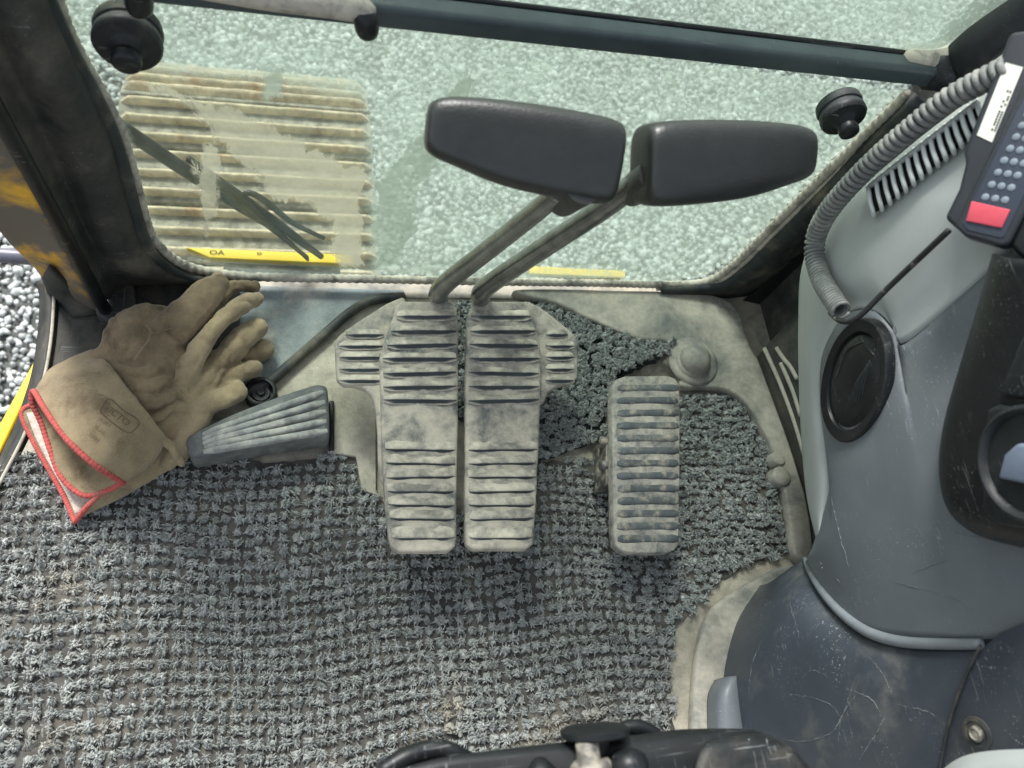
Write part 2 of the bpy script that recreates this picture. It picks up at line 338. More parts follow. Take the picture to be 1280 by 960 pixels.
def bar_geo(p0, p1, wd, h, n=9, up=(0, 0, 1), wob=.0, prof=None):
    """a moulded ridge: half-ellipse section, run out at both ends"""
    p0, p1 = np.array(p0), np.array(p1); t = nrm(p1 - p0); up = np.array(up, float); s = nrm(np.cross(t, up)); up = np.cross(s, t); v = []
    prof = prof or PROF; K = len(prof); L = np.linalg.norm(p1 - p0)
    for i in range(n):
        u = i / (n - 1); e = min(1, (min(u, 1 - u) * L + 1e-5) / (wd * .7)) ** .5; c = p0 + (p1 - p0) * u + up * rng.normal(0, wob)
        for sx_, hz in prof: v.append(c + s * sx_ * wd * (.6 + .4 * e) + up * (hz * h * e - .0012))
    return v, grid_faces(n, K)
def rib(p0, p1, wd, h, m, parent, **k): v, f = bar_geo(p0, p1, wd, h, **k); return mesh('rib', v, f, m, parent)
def poly_in(P, poly):
    x, y = P[:, 0], P[:, 1]; inside = np.zeros(len(P), bool); q = np.array(poly); j = len(q) - 1
    for i in range(len(q)):
        c = ((q[i, 1] > y) != (q[j, 1] > y)) & (x < (q[j, 0] - q[i, 0]) * (y - q[i, 1]) / (q[j, 1] - q[i, 1] + 1e-12) + q[i, 0]); inside ^= c; j = i
    return inside
def text_geo(body, size):
    cu = bpy.data.curves.new('txt', 'FONT'); cu.body = body; cu.size = size; cu.align_x = 'CENTER'; cu.align_y = 'CENTER'; cu.resolution_u = 3
    o = bpy.data.objects.new('txt', cu); COL.objects.link(o); dg = bpy.context.evaluated_depsgraph_get(); me = bpy.data.meshes.new_from_object(o.evaluated_get(dg))
    v = [np.array(p.co) for p in me.vertices]; f = [tuple(p.vertices) for p in me.polygons]; bpy.data.objects.remove(o); bpy.data.curves.remove(cu); bpy.data.meshes.remove(me); return v, f

# ================================================================== the ground outside
GZ = -1.40
g = mesh('ground', [(-6, -2, GZ), (9, -2, GZ), (9, 12, GZ), (-6, 12, GZ)], [(0, 1, 2, 3)], 'ground_soil', None, False); structure(g)
def stones(name, poly, pitch, smin, smax):
    ico = bmesh.new(); bmesh.ops.create_icosphere(ico, subdivisions=1, radius=1); bv = np.array([v.co[:] for v in ico.verts]); bf = np.array([[v.index for v in q.verts] for q in ico.faces]); ico.free()
    P = np.array(poly); x0, y0 = P.min(0); x1, y1 = P.max(0)
    gx, gy = np.meshgrid(np.arange(x0, x1, pitch), np.arange(y0, y1, pitch)); q = np.c_[gx.ravel(), gy.ravel()]; q = q + rng.uniform(-.6, .6, q.shape) * pitch; q = q[poly_in(q, poly)]
    n = len(q); s = rng.uniform(smin, smax, (n, 1, 1)) * .5 * rng.uniform(.65, 1.25, (n, 1, 3)); s[..., 2] *= .8; s *= np.where(rng.random((n, 1, 1)) < .07, 1.7, np.where(rng.random((n, 1, 1)) < .3, .65, 1.))
    v = bv[None] * s * rng.uniform(.78, 1.15, (n, len(bv), 1)); a = rng.uniform(0, 6.28, n); c_, s_ = np.cos(a)[:, None], np.sin(a)[:, None]
    x = v[..., 0] * c_ - v[..., 1] * s_; y = v[..., 0] * s_ + v[..., 1] * c_
    V = np.stack([x + q[:, :1], y + q[:, 1:], v[..., 2] + GZ + rng.uniform(.001, smax * .7, (n, 1))], -1).reshape(-1, 3); Fc = (bf[None] + (np.arange(n) * len(bv))[:, None, None]).reshape(-1, 3)
    me = bpy.data.meshes.new(name); me.vertices.add(len(V)); me.vertices.foreach_set('co', V.ravel()); me.loops.add(Fc.size); me.loops.foreach_set('vertex_index', Fc.ravel().astype(np.int32))
    me.polygons.add(len(Fc)); me.polygons.foreach_set('loop_start', np.arange(0, Fc.size, 3, dtype=np.int32)); me.polygons.foreach_set('loop_total', np.full(len(Fc), 3, np.int32)); me.update(); me.validate()
    me.materials.append(MATS['gravel_stone']); o = bpy.data.objects.new(name, me); COL.objects.link(o); o['kind'] = 'stuff'; return o
gp = [A(px, py, GZ)[:2] for px, py in [(-60, 340), (-60, -60), (1320, -60), (1320, 30), (1000, 360), (330, 380), (100, 620), (-60, 640)]]
o = stones('gravel', gp, .0175, .014, .028); tag(o, 'pale crushed gravel covering the ground outside the cab', 'gravel'); o['kind'] = 'stuff'

# crawler track below the window
trk = thing('crawler_track', 'mud-caked crawler track with ribbed shoes seen through the front glass', 'track', (-.095, 1.2, GZ))
TX0, TX1, TZ, TR, PITCH = -.39, .20, -.52, .36, .155
def track_frame(s):                      # s along the track, 0 where the flat run ends and the idler begins
    if s <= 0: return np.array([0, 1.36 + s, TZ]), np.array([0, 1., 0])
    a = s / TR; return np.array([0, 1.36 + TR * math.sin(a), TZ - TR * (1 - math.cos(a))]), np.array([0, math.cos(a), -math.sin(a)])
for k in range(-4, 5):
    s = k * PITCH; c, t = track_frame(s); up = np.cross([1., 0, 0], t)
    P = [np.array([x, 0, 0]) + c + t * d + up * hgt for x, d, hgt in ((TX0, -.072, 0), (TX1, -.072, 0), (TX1, .072, 0), (TX0, .072, 0))]
    sh = prism('track_shoe', P, -up * .02, 'track_mud', trk, .004)
    for d in (-.052, 0, .052):
        v, f = bar_geo(c + t * d + np.array([TX0 + .004, 0, 0]), c + t * d + np.array([TX1 - .004, 0, 0]), .0130, .022, 30, up, .0006)
        mesh('grouser', v, f, 'track_rib', sh)
tc = np.array([[0, .3, TZ - .03], [0, 1.36, TZ - .03]])
mesh('chain_link_run', [(TX0 + .15, .3, TZ - .025), (TX1 - .15, .3, TZ - .025), (TX1 - .15, 1.4, TZ - .025), (TX0 + .15, 1.4, TZ - .025), (TX0 + .15, .3, TZ - .14), (TX1 - .15, .3, TZ - .14), (TX1 - .15, 1.4, TZ - .14), (TX0 + .15, 1.4, TZ - .14)],
     [(0, 1, 2, 3), (4, 5, 6, 7), (0, 1, 5, 4), (1, 2, 6, 5), (2, 3, 7, 6), (3, 0, 4, 7)], 'track_mud', trk, False)

# yellow edges of the machine deck below the window
def deck_edge(name, pts, z, label, txt=None):
    P = [A(px, py, z) for px, py in pts]; o = thing(name, label, 'step edge', np.mean(P, 0)); prism('edge_strip', P, (0, 0, -.012), 'yellow_paint', o, .002)
    br = [P[2] + np.array([-.02, 0, -.013]), P[3] + np.array([.02, 0, -.013])]
    prism('bracket', [br[1], br[0], br[0] + np.array([0, -.08, 0]), br[1] + np.array([0, -.08, 0])], (0, 0, -.01), 'black_plastic', o, .002)
    return o, P
de, P = deck_edge('deck_edge', [(232, 309), (440, 318), (441, 330), (262, 322)], -.08, 'long yellow deck edge below the glass, in front of the track')
for body, px, py in (('OA', 271, 315.5), ('o', 324, 316)):
    v, f = text_geo(body, .012); c = A(px, py, -.0785); ex = nrm(P[1] - P[0]); ey = np.cross([0, 0, 1.], ex)
    mesh('lettering', [c + ex * q[0] * 1.3 + ey * q[1] for q in v], f, 'ink_dark', de, False)
deck_edge('deck_edge', [(662, 332), (782, 338), (782, 347), (662, 342)], -.08, 'short yellow deck edge below the glass, right of the lever rods')

# ================================================================== cab floor
def FZ(pts, z=0.): return [A(px, py, z) for px, py in pts]
fl = mesh('cab_floor', [(-.318, -.45, 0), (.86, -.45, 0), (.86, .635, 0), (-.318, .635, 0), (-.318, -.45, -.04), (.86, -.45, -.04), (.86, .635, -.04), (-.318, .635, -.04)],
          [(0, 1, 2, 3), (7, 6, 5, 4), (0, 4, 5, 1), (1, 5, 6, 2), (2, 6, 7, 3), (3, 7, 4, 0)], 'dust_floor', None, False); structure(fl)
prism('front_ledge', FZ([(300, 346), (520, 349), (740, 352), (740, 374), (520, 372), (300, 360)], .004), (0, 0, -.0035), 'casting', fl, .001)
# raised grey plate front left, a dark tube on its edge running diagonally down to the drain
edge = cr([A(*p, z=.006) for p in [(505, 371), (470, 374), (440, 388), (400, 422), (362, 455), (335, 478), (300, 492)]], 24)
pl = list(edge) + FZ([(200, 480), (205, 358), (330, 357), (505, 362)], .006)
prism('raised_plate', pl, (0, 0, -.0055), 'plate_paint', fl, .002)
tube('plate_edge_tube', edge + np.array([0, -.002, .003]), .0075, 'seal_dark', fl, 10)
# stepped dark plates under the gloves
prism('corner_plate', FZ([(147, 352), (232, 350), (300, 352), (300, 440), (147, 440)], .008), (0, 0, -.0075), 'black_dusty', fl, .003)
prism('corner_plate', FZ([(92, 398), (147, 397), (147, 448), (160, 520), (66, 470), (74, 430), (86, 418)], .007), (0, 0, -.0065), 'black_dusty', fl, .003)
# raised casting front right with its domed bolt cover and the rim that runs back along the console
cast = [(640, 362), (760, 362), (905, 372), (938, 432), (960, 470), (978, 520), (996, 580), (1012, 640), (1016, 700), (994, 694), (986, 640), (972, 575), (952, 532), (930, 500), (905, 486), (872, 484), (852, 484), (850, 468), (846, 450), (838, 428), (800, 424), (764, 410), (728, 394), (700, 380)]
zc = .022
ca = prism('floor_casting', cr([A(*p, z=zc) for p in cast], 90, True), (0, 0, -.0215), 'casting', fl, .009, 4)
c = A(866, 452, .0215); lathe('dome_flange', c, (0, 0, 1), [(0, .044), (.003, .043), (.006, .039), (.008, .030)], 'casting', ca)
c = A(866, 452, .027); lathe('dome_cover', c, (0, 0, 1), [(0, .031), (.004, .030), (.006, .026), (.012, .0255), (.019, .023), (.025, .018), (.029, .011), (.0305, .003)], 'casting', ca)
for px, py, r in ((968, 576, .012), (972, 598, .016)):
    lathe('clip', A(px, py, .012), (0, 0, 1), [(-.011, r), (.012, r), (.015, r * .85), (.016, r * .3)], 'casting', ca)
# dusty flange beside the seat console
flg = [(842, 920), (838, 830), (846, 790), (876, 752), (910, 728), (956, 712), (1000, 698), (990, 760), (940, 800), (910, 860), (900, 925)]
prism('console_flange', cr(FZ([(872, 930), (868, 868), (876, 800), (892, 760), (925, 735), (985, 706), (1010, 720), (960, 790), (930, 850), (920, 930)], .02), 60, True), (0, 0, -.0195), 'casting', fl, .007, 4)
# small black drain cup beside the footrest
dc = A(326, 489, .02)
dr = thing('floor_socket', 'small round black rubber socket in the floor beside the grey footrest', 'socket', dc * np.array([1, 1, 0]))
lathe('collar', dc, (0, 0, 1), [(-.02, .022), (0, .022), (.002, .020), (.002, .0165), (-.012, .015)], 'black_plastic', dr)
lathe('core', dc, (0, 0, 1), [(-.0115, .012), (-.006, .0115), (-.006, .005), (-.002, .0045)], 'black_clean', dr)
# base blocks under the travel pedals
prism('pedal_base', FZ([(415, 484), (470, 482), (470, 615), (480, 622), (452, 612), (445, 570), (415, 566)], .012), (0, 0, -.0115), 'dust_floor', fl, .004)

# ================================================================== floor mat
def tuft_geo(seed, nb=16, r=.0074, h=.0100, wd=.0022):
    q = np.random.default_rng(seed); geo = []
    for i in range(nb):
        a = 2 * math.pi * i / nb + q.uniform(-.5, .5); d = np.array([math.cos(a), math.sin(a), 0]); L = r * q.uniform(.35, 1.3); hh = h * q.uniform(.6, 1.1) * (1.15 - .45 * L / r); sd = np.array([-d[1], d[0], 0]); w_ = wd * q.uniform(.75, 1.25)
        tw = q.uniform(-.8, .8); cu = q.uniform(.20, .95); Z = np.array([0, 0, 1.])
        pts = [d * r * .12, d * L * .3 + Z * hh * .7, d * L * .7 + Z * hh + sd * tw * L * .3, d * L + sd * tw * L * .8 + Z * hh * cu]; v = []
        for k, p in enumerate(pts):
            ww = w_ * (1, 1, .95, .6)[k] / 2; s2 = nrm(sd - d * tw * .6 * (k > 1))
            nn = Z if k else d
            v += [p - s2 * ww, p + s2 * ww, p + nn * ww * 1.1]
        f = grid_faces(4, 3, True) + [(9, 10, 11)]; geo.append((v, f))
    # the matted core of the tuft
    rg = [(.0060, 0), (.0054, .0028), (.0036, .0050), (.0012, .0060)]; v = [np.array([R_ * q.uniform(.8, 1.2) * math.cos(a), R_ * q.uniform(.8, 1.2) * math.sin(a), z_ * q.uniform(.85, 1.15)]) for R_, z_ in rg for a in np.linspace(0, 2 * math.pi, 7, endpoint=False)]
    geo.append((v, grid_faces(4, 7, True) + [tuple(range(21, 28))]))
    return join(geo)
NV = 16
TUFTS = [tuft_geo(100 + i) for i in range(NV)]
def merged_tufts(name, pos, variants, scale, m, parent, lean=0):
    by = rng.integers(0, len(variants), len(pos)); V, Fl = [], []; off = 0; lens = []
    for k in range(len(variants)):
        P = pos[by == k]
        if not len(P): continue
        v = np.array(variants[k][0]); n = len(P); a = rng.uniform(0, 6.28, n); s = scale * rng.uniform(.8, 1.2, n)
        c_, s_ = (np.cos(a) * s)[:, None], (np.sin(a) * s)[:, None]; z = v[None, :, 2] * s[:, None] * rng.uniform(.8, 1.15, (n, 1))
        lx, ly = rng.normal(0, .25, (n, 1)) + lean, rng.normal(0, .25, (n, 1)) - abs(lean)
        W = np.stack([v[:, 0] * c_ - v[:, 1] * s_ + P[:, :1] + z * lx, v[:, 0] * s_ + v[:, 1] * c_ + P[:, 1:2] + z * ly, z + P[:, 2:3]], -1)
        V.append(W.reshape(-1, 3))
        for i in range(n): Fl += [tuple(x + off + i * len(v) for x in q) for q in variants[k][1]]
        off += n * len(v)
    me = bpy.data.meshes.new(name); me.from_pydata(np.vstack(V).tolist(), [], Fl); me.materials.append(MATS[m]); o = bpy.data.objects.new(name, me); COL.objects.link(o); attach(o, parent); o['kind'] = 'stuff'; return o
def wavy(poly, amp=.0015, step=.008):
    P = np.array(poly); out = []
    for i in range(len(P)):
        a, b = P[i], P[(i + 1) % len(P)]; n = max(2, int(np.linalg.norm(b - a) / step))
        for t in np.linspace(0, 1, n, endpoint=False): out.append(a + (b - a) * t + rng.normal(0, amp, 2))
    return np.array(out)
MATZ = .006
mpx = [(-25, 1040), (-12, 900), (-6, 760), (-14, 640), (-8, 575), (20, 568), (120, 560), (240, 572), (330, 578), (440, 569), (446, 602), (468, 622), (484, 642), (672, 642), (672, 577), (756, 574), (764, 640), (846, 640), (850, 498), (870, 492), (928, 494), (944, 536), (966, 566), (974, 640), (990, 688), (940, 704), (902, 724), (872, 752), (846, 784), (838, 830), (842, 910), (842, 1040)]
mpoly = [A(*p, z=MATZ)[:2] for p in mpx]
fm = thing('floor_mat', 'large grey tufted rubber floor mat lying behind the pedals', 'floor mat', (*np.mean(mpoly, 0), 0))
def backing(name, poly, z, m, parent): return prism(name, [np.array([*p, z]) for p in wavy(poly)], (0, 0, -z + .0008), m, parent, 0, smooth=False)
backing('backing', mpoly, MATZ - .002, 'mat_backing', fm)
def tuft_grid(poly, px_, py_, rot, jit, warp=1.):
    P = np.array(poly); c = P.mean(0); n = 140
    i, j = np.meshgrid(np.arange(-n, n), np.arange(-n, n)); q = np.c_[i.ravel() * px_, j.ravel() * py_]
    q[:, 1] += warp * (.006 * np.sin(q[:, 0] * 9 + 1) + .004 * np.sin(q[:, 0] * 23 + q[:, 1] * 9)); q[:, 0] += warp * .004 * np.sin(q[:, 1] * 14 + q[:, 0] * 5)
    ca_, sa = math.cos(rot), math.sin(rot); q = np.c_[q[:, 0] * ca_ - q[:, 1] * sa, q[:, 0] * sa + q[:, 1] * ca_] + c
    q = q[(q[:, 0] > P[:, 0].min()) & (q[:, 0] < P[:, 0].max()) & (q[:, 1] > P[:, 1].min()) & (q[:, 1] < P[:, 1].max())]
    q = q + rng.normal(0, jit, q.shape); return q[poly_in(q, poly)]
tp = tuft_grid(mpoly, .0142, .0152, -.035, .0008)
tp = tp[tp[:, 1] > -.10]
right = (tp[:, 0] > .47 + .06 * np.sin(tp[:, 1] * 30)) & (tp[:, 1] > .05)
tl_ = tp[~right]
# the 300 tufts nearest the eye as pieces of their own, the rest as one part
dist = np.linalg.norm(tl_ - np.array([-.02, -.02]), axis=1) + np.where(tl_[:, 1] < -.045, 9, 0); order = np.argsort(dist); near = tl_[order[:300]]; far = tl_[order[300:]]
tme = []
for v, f in TUFTS:
    me = bpy.data.meshes.new('tuft'); me.from_pydata([tuple(map(float, p)) for p in v], [], f); me.materials.append(MATS['mat_fibre']); tme.append(me)
inv = Matrix.Translation(-Vector(fm.location))
for x, y in near:
    o = bpy.data.objects.new('tuft', tme[random.randrange(NV)]); COL.objects.link(o); o.parent = fm; o.matrix_parent_inverse = inv
    o.location = (x, y, MATZ - .002); o.rotation_euler = (random.gauss(0, .12), random.gauss(0, .12), random.uniform(0, 6.28)); s = random.uniform(.85, 1.2); o.scale = (s, s, s * random.uniform(.85, 1.15))
merged_tufts('tuft_field', np.c_[far, np.full(len(far), MATZ - .002)], TUFTS, 1.0, 'mat_fibre', fm)
rp = tuft_grid(mpoly, .0122, .0126, -.02, .002, .6); rr = (rp[:, 0] > .47 + .06 * np.sin(rp[:, 1] * 30)) & (rp[:, 1] > .05); rp = rp[rr]
merged_tufts('tuft_field', np.c_[rp, np.full(len(rp), MATZ - .001)], TUFTS, .92, 'mat_fibre_dark', fm, .25)
# torn front piece
tpx = [(664, 374), (690, 377), (722, 400), (770, 421), (800, 433), (838, 432), (830, 446), (806, 456), (766, 474), (758, 515), (756, 546), (700, 568), (672, 574), (640, 560), (572, 520), (572, 376), (600, 374), (650, 392)]
tpoly = [A(*p, z=.012)[:2] for p in tpx]
tm = thing('mat_scrap', 'torn dark scrap of tufted mat around the right travel pedal', 'floor mat', (*np.mean(tpoly, 0), 0))
backing('backing', tpoly, .010, 'mat_backing_dark', tm)
q = tuft_grid(tpoly, .0085, .0085, .1, .003, 1); zz = .010 + np.clip((q[:, 0] - .42) / .08, 0, 1) * .018
merged_tufts('tuft_field', np.c_[q, zz], TUFTS, .85, 'mat_fibre_dark', tm, .1)

# ================================================================== travel pedals with their levers
def pz(py): return np.interp(py, [370, 530, 692], [.155, .105, .125])
def travel_pedal(name, label, left):
    pr = [(376, 500, 563), (384, 494, 571), (396, 491, 573), (420, 482, 573), (445, 475, 573), (500, 476, 573), (530, 477, 573), (560, 478, 572), (620, 481, 571), (670, 486, 571), (682, 489, 570), (690, 498, 560)]
    if not left: pr = [(376, 597, 657), (384, 588, 664), (396, 584, 668), (420, 584, 674), (445, 583, 677), (500, 582, 676), (530, 582, 675), (560, 582, 674), (620, 582, 671), (670, 582, 668), (680, 583, 667), (687, 592, 658)]
    base = A((477 + 573) / 2 if left else 630, 530, 0); t = thing(name, label, 'pedal', base)
    rows = [[A(l, py, pz(py)), A((l + r) / 2, py, pz(py) + .003), A(r, py, pz(py))] for py, l, r in pr]
    pad = slab('foot_pad', rows, (0, 0, -.016), 'pad_dust', t, .005)
    lr = lambda py: (np.interp(py, [a for a, b, c in pr], [b for a, b, c in pr]), np.interp(py, [a for a, b, c in pr], [c for a, b, c in pr]))
    for py in (392, 411, 428, 445, 463, 480, 497, 559, 576, 593, 611, 628, 645, 668):
        l, r = lr(py); e = rng.uniform(-1, 1); wd = .0190 if py not in (392, 668) else .022
        rib(A(l + 3.5, py + e, pz(py) + .0015), A(r - 2.5, py - e, pz(py) + .0015), wd, .0062, 'rib_rubber', pad, n=14, wob=.0004, prof=STEP)
    # side wing at a lower level
    if left: wg = [(494, 374), (462, 392), (421, 421), (419, 432), (421, 474), (427, 481), (444, 482), (458, 488), (468, 502), (472, 540), (476, 600), (500, 600), (510, 480), (510, 380)]
    else: wg = [(664, 378), (690, 394), (720, 420), (723, 430), (722, 470), (716, 478), (700, 482), (686, 490), (678, 505), (660, 505), (650, 480), (650, 385)]
    W = prism('side_wing', cr([A(px, py, .098 + (530 - py) * .00022) for px, py in wg], 48, True), (0, 0, -.012), 'pad_dust', t, .004)
    for py in (416, 430, 444, 459, 473):
        a, b = ((424, 480) if left else (682, 718))
        if left and py == 416: a = 432
        if not left and py == 416: b = 710
        rib(A(a, py, .099 + (530 - py) * .00022), A(b, py, .099 + (530 - py) * .00022), 0.0160, .0050, 'rib_rubber', W, n=10, wob=.0003, prof=STEP)
    # support bracket to the floor
    cx = 525 if left else 630
    P = [A(cx - 34, 515, .09), A(cx + 34, 515, .09), A(cx + 34, 548, .09), A(cx - 34, 548, .09)]
    prism('pivot_bracket', P, (0, 0, -.089), 'black_dusty', t, .004)
    # lever rod and grip
    if left: rod = [(549, 374, .13), (548, 366, .165), (560, 352, .20), (612, 311, .33), (668, 266, .47), (702, 238, .535)]; rr_ = [.0130, .0130, .0126, .0114, .0102, .0095]
    else: rod = [(602, 380, .13), (601, 368, .165), (614, 354, .20), (676, 312, .33), (752, 262, .465), (800, 226, .535)]; rr_ = [.0135, .0135, .0132, .0122, .0112, .0105]
    tube('lever_rod', [A(*p) for p in rod], rr_, 'steel_rod', t, 16, 40)
    # grip: rounded block along X, thicker at the rod
    zc_ = .555
    if left: ci, co_ = A(752, 200, zc_), A(548, 172, zc_)
    else: ci, co_ = A(818, 204, zc_), A(998, 200, zc_)
    ax = nrm(co_ - ci); view = nrm(C0 - (ci + co_) / 2); up = nrm(np.cross(view, ax)) * (1 if np.cross(view, ax)[1] > 0 else -1); dp = np.cross(ax, up); dp = dp * (1 if dp @ view > 0 else -1)
    L = np.linalg.norm(co_ - ci); secs = []
    prof = [(-.10, .60), (-.085, .90), (-.03, 1.0), (.15, 1.02), (.4, 1.0), (.65, .94), (.88, .84), (1.0, .74), (1.06, .60), (1.08, .42)]
    for u, k in prof:
        ring = []; bend = (.006 if left else .004) * u
        hu, hd, th = .035 * k, .035 * k * (1.08 if u < .7 else .9), .026 * k
        for a in np.linspace(0, 2 * math.pi, 28, endpoint=False):
            ca_, sa = math.cos(a), math.sin(a); e = .55
            x_ = math.copysign(abs(ca_) ** e, ca_) * (hu if ca_ > 0 else hd); y_ = math.copysign(abs(sa) ** e, sa) * th
            ring.append(ci + ax * u * L + up * (x_ + bend) + dp * y_)
        secs.append(ring)
    secs = np.array(secs); v = list(secs.reshape(-1, 3)); f = grid_faces(len(prof), 28, True); f += [tuple(range(28)), tuple(range((len(prof) - 1) * 28, len(prof) * 28))]
    sub(mesh('hand_grip', v, f, 'grip_rubber', t), 2)
    e = A(712, 244, .525) if left else A(800, 232, .525); d = nrm(A(702, 238, .535) - A(668, 266, .47))
    lathe('grip_collar', e, d, [(-.022, .0125), (-.018, .0145), (.02, .017), (.03, .017)], 'grip_rubber', t, 20)
    return t
travel_pedal('travel_pedal', 'left of the two dusty ribbed travel pedals, its lever grip pointing left', True)
travel_pedal('travel_pedal', 'right of the two dusty ribbed travel pedals, its lever grip pointing right', False)
for o in COL.objects:
    if o.name.startswith('travel_pedal') and o.parent is None: o['group'] = 'paired travel pedals with hand levers'

# auxiliary pedal on the right
t = thing('foot_pedal', 'single narrow ribbed pedal with worn dark ribs, right of the paired pedals', 'pedal', A(807, 580, 0))
zq = lambda py: np.interp(py, [468, 692], [.098, .082])
pr = [(470, 782, 836), (474, 771, 845), (482, 766, 849), (500, 765, 850), (580, 766, 850), (660, 767, 849), (680, 769, 848), (687, 775, 844), (691, 786, 834)]
pad = slab('foot_pad', [[A(l, py, zq(py)), A((l + r) / 2, py, zq(py) + .002), A(r, py, zq(py))] for py, l, r in pr], (0, 0, -.02), 'pad_worn', t, .005)
for k in range(13):
    py = 485 + k * 15.7; rib(A(771, py, zq(py) + .001), A(849, py - .5, zq(py) + .001), 0.0118, .0036, 'rib_worn', pad, n=12, wob=.0003)
prism('hinge_plate', [A(757, 545, .06), A(768, 545, .06), A(768, 606, .06), A(757, 606, .06)], (0, 0, -.058), 'bolt_steel', t, .003)
for py in (552, 582): lathe('nut', A(757, py, .055), (-1, 0, .1), [(-.004, .0085), (.007, .0085), (.009, .006)], 'bolt_steel', t, 6)
prism('stalk', [A(785, 560, .078), A(830, 560, .078), A(830, 610, .078), A(785, 610, .078)], (0, 0, -.075), 'black_dusty', t, .004)

# left footrest, ribs along its length
t = thing('footrest', 'tapered grey rubber footrest with lengthwise ribs, touching the glove fingers', 'footrest', A(325, 545, 0))
top = [[(233, 545), (262, 530), (300, 513), (350, 494), (398, 479), (409, 481)], [(232, 553), (262, 541), (300, 528), (350, 511), (400, 498), (411, 500)], [(234, 563), (262, 555), (300, 545), (350, 533), (400, 524), (412, 525)], [(237, 572), (262, 568), (300, 561), (350, 553), (400, 546), (412, 546)]]
zf = .062
pad = slab('foot_pad', [[A(px, py, zf) for px, py in r] for r in top], (0, 0, -.050), 'footrest_rubber', t, .006, 14)
for k in range(5):
    u = .12 + k * .19; a = (1 - u) * np.array((236, 547)) + u * np.array((238, 570)); b = (1 - u) * np.array((405, 482)) + u * np.array((410, 546))
    mid = (a + b) / 2 + np.array([0, -3.5 * (1 - u)])
    Q = cr([A(*a, z=zf + .001), A(*mid, z=zf + .001), A(*b, z=zf + .001)], 12); rib(Q[1], Q[-1], .0100, .0055, 'footrest_rib', pad, n=12, wob=.0003)
prism('slit_strip', [A(411, 500, .02), A(418, 500, .02), A(418, 562, .02), A(411, 562, .02)], (0, 0, -.019), 'black_plastic', t, .003)  # black strip standing for the dark slit beside the pad

# ================================================================== gloves
def blob_chain(path, n, zs=1.):
    """path of (px, py, z, r_px) -> overlapping balls along it"""
    W = np.array([[*A(px, py, z), r / 960.] for px, py, z, r in path]); Q = cr(W, n) if len(W) > 1 else W
    geo = []
    bm = bmesh.new(); bmesh.ops.create_icosphere(bm, subdivisions=2, radius=1); bv = np.array([v.co[:] for v in bm.verts]); bf = [tuple(v.index for v in f.verts) for f in bm.faces]; bm.free()
    for x, y, z, r in Q: geo.append((list(bv * np.array([r, r, r * zs]) + np.array([x, y, z])), bf))
    return join(geo)
def hand(name, chains, m, parent, wr=.006):
    v, f = join([blob_chain(p, n, zs) for p, n, zs in chains]); o = mesh(name, v, f, m, parent)
    r = o.modifiers.new('remesh', 'REMESH'); r.mode = 'VOXEL'; r.voxel_size = .0022; r.use_smooth_shade = True
    s = o.modifiers.new('smooth', 'SMOOTH'); s.iterations = 3; s.factor = .5
    displace(o, wr, .03, 0, 2); displace(o, wr * .45, .012, 0, 3); crease(o, .0032, .030); return o
g1 = thing('work_glove', 'upper tan suede work glove, printed cuff with red edge, brown stained hand', 'glove', A(150, 480, .03), 'pair of leather work gloves')
hand('hand', [
    ([(150, 480, .062, 32), (180, 450, .066, 38), (196, 428, .066, 38), (212, 414, .066, 34)], 12, .60),
    ([(198, 505, .060, 22), (210, 475, .062, 27), (218, 448, .062, 27)], 9, .6),
    ([(150, 440, .07, 26), (156, 416, .078, 24), (176, 398, .080, 19), (200, 392, .078, 13)], 10, .75),
    ([(212, 416, .076, 27), (236, 393, .084, 24), (258, 370, .086, 20), (272, 355, .082, 16)], 14, .85),
    ([(258, 362, .06, 12), (272, 347, .058, 9)], 5, .8),
    ([(236, 425, .046, 15), (262, 385, .046, 12), (284, 362, .048, 10), (300, 357, .05, 9), (318, 358, .05, 9)], 16, .9),
    ([(126, 442, .078, 9), (150, 462, .086, 10), (178, 466, .086, 9), (204, 456, .080, 7)], 26, .7),
    ([(140, 458, .080, 9), (164, 482, .088, 10), (192, 482, .084, 9), (216, 466, .074, 7)], 26, .7),
    ([(160, 486, .082, 9), (184, 502, .084, 10), (206, 498, .078, 8), (224, 482, .066, 6)], 26, .7)], 'suede_brown', g1, .007)
tube('seam', [A(*p) for p in [(183, 406, .098), (190, 418, .098), (178, 436, .098), (168, 450, .10)]], .0013, 'suede_brown', g1, 6, 16)
tube('seam', [A(*p) for p in [(190, 418, .098), (212, 411, .102), (235, 405, .098)]], .0013, 'suede_brown', g1, 6, 14)
up_lip = [(42, 489, .075), (56, 512, .098), (84, 550, .108), (118, 581, .102), (152, 603, .066)]
lo_lip = [(152, 604, .062), (132, 614, .046), (104, 619, .040), (78, 598, .038), (64, 566, .040), (52, 530, .046), (40, 503, .062)]
wr_up = [(118, 437, .070), (138, 456, .098), (160, 484, .106), (184, 514, .100), (208, 546, .066)]
wr_lo = [(206, 549, .060), (190, 545, .046), (170, 525, .040), (150, 495, .040), (132, 465, .044), (122, 450, .052), (117, 440, .064)]
def loop(a, b): return [A(*p) for p in a] + [A(*p) for p in b]
mid_up = [(66, 460, .072), (95, 487, .104), (122, 520, .114), (150, 553, .106), (186, 577, .066)]; mid_lo = [(185, 580, .060), (165, 580, .044), (140, 565, .038), (112, 540, .036), (92, 510, .038), (75, 485, .046), (66, 463, .062)]
cuff = loft('cuff', [loop(up_lip, lo_lip), loop(mid_up, mid_lo), loop(wr_up, wr_lo)], 72, 20, 'suede', g1, True, .0025)
cuff_bvh = BVHTree.FromPolygons([v.co[:] for v in cuff.data.vertices], [p.vertices[:] for p in cuff.data.polygons])
displace(cuff, .008, .045, 0, 2)
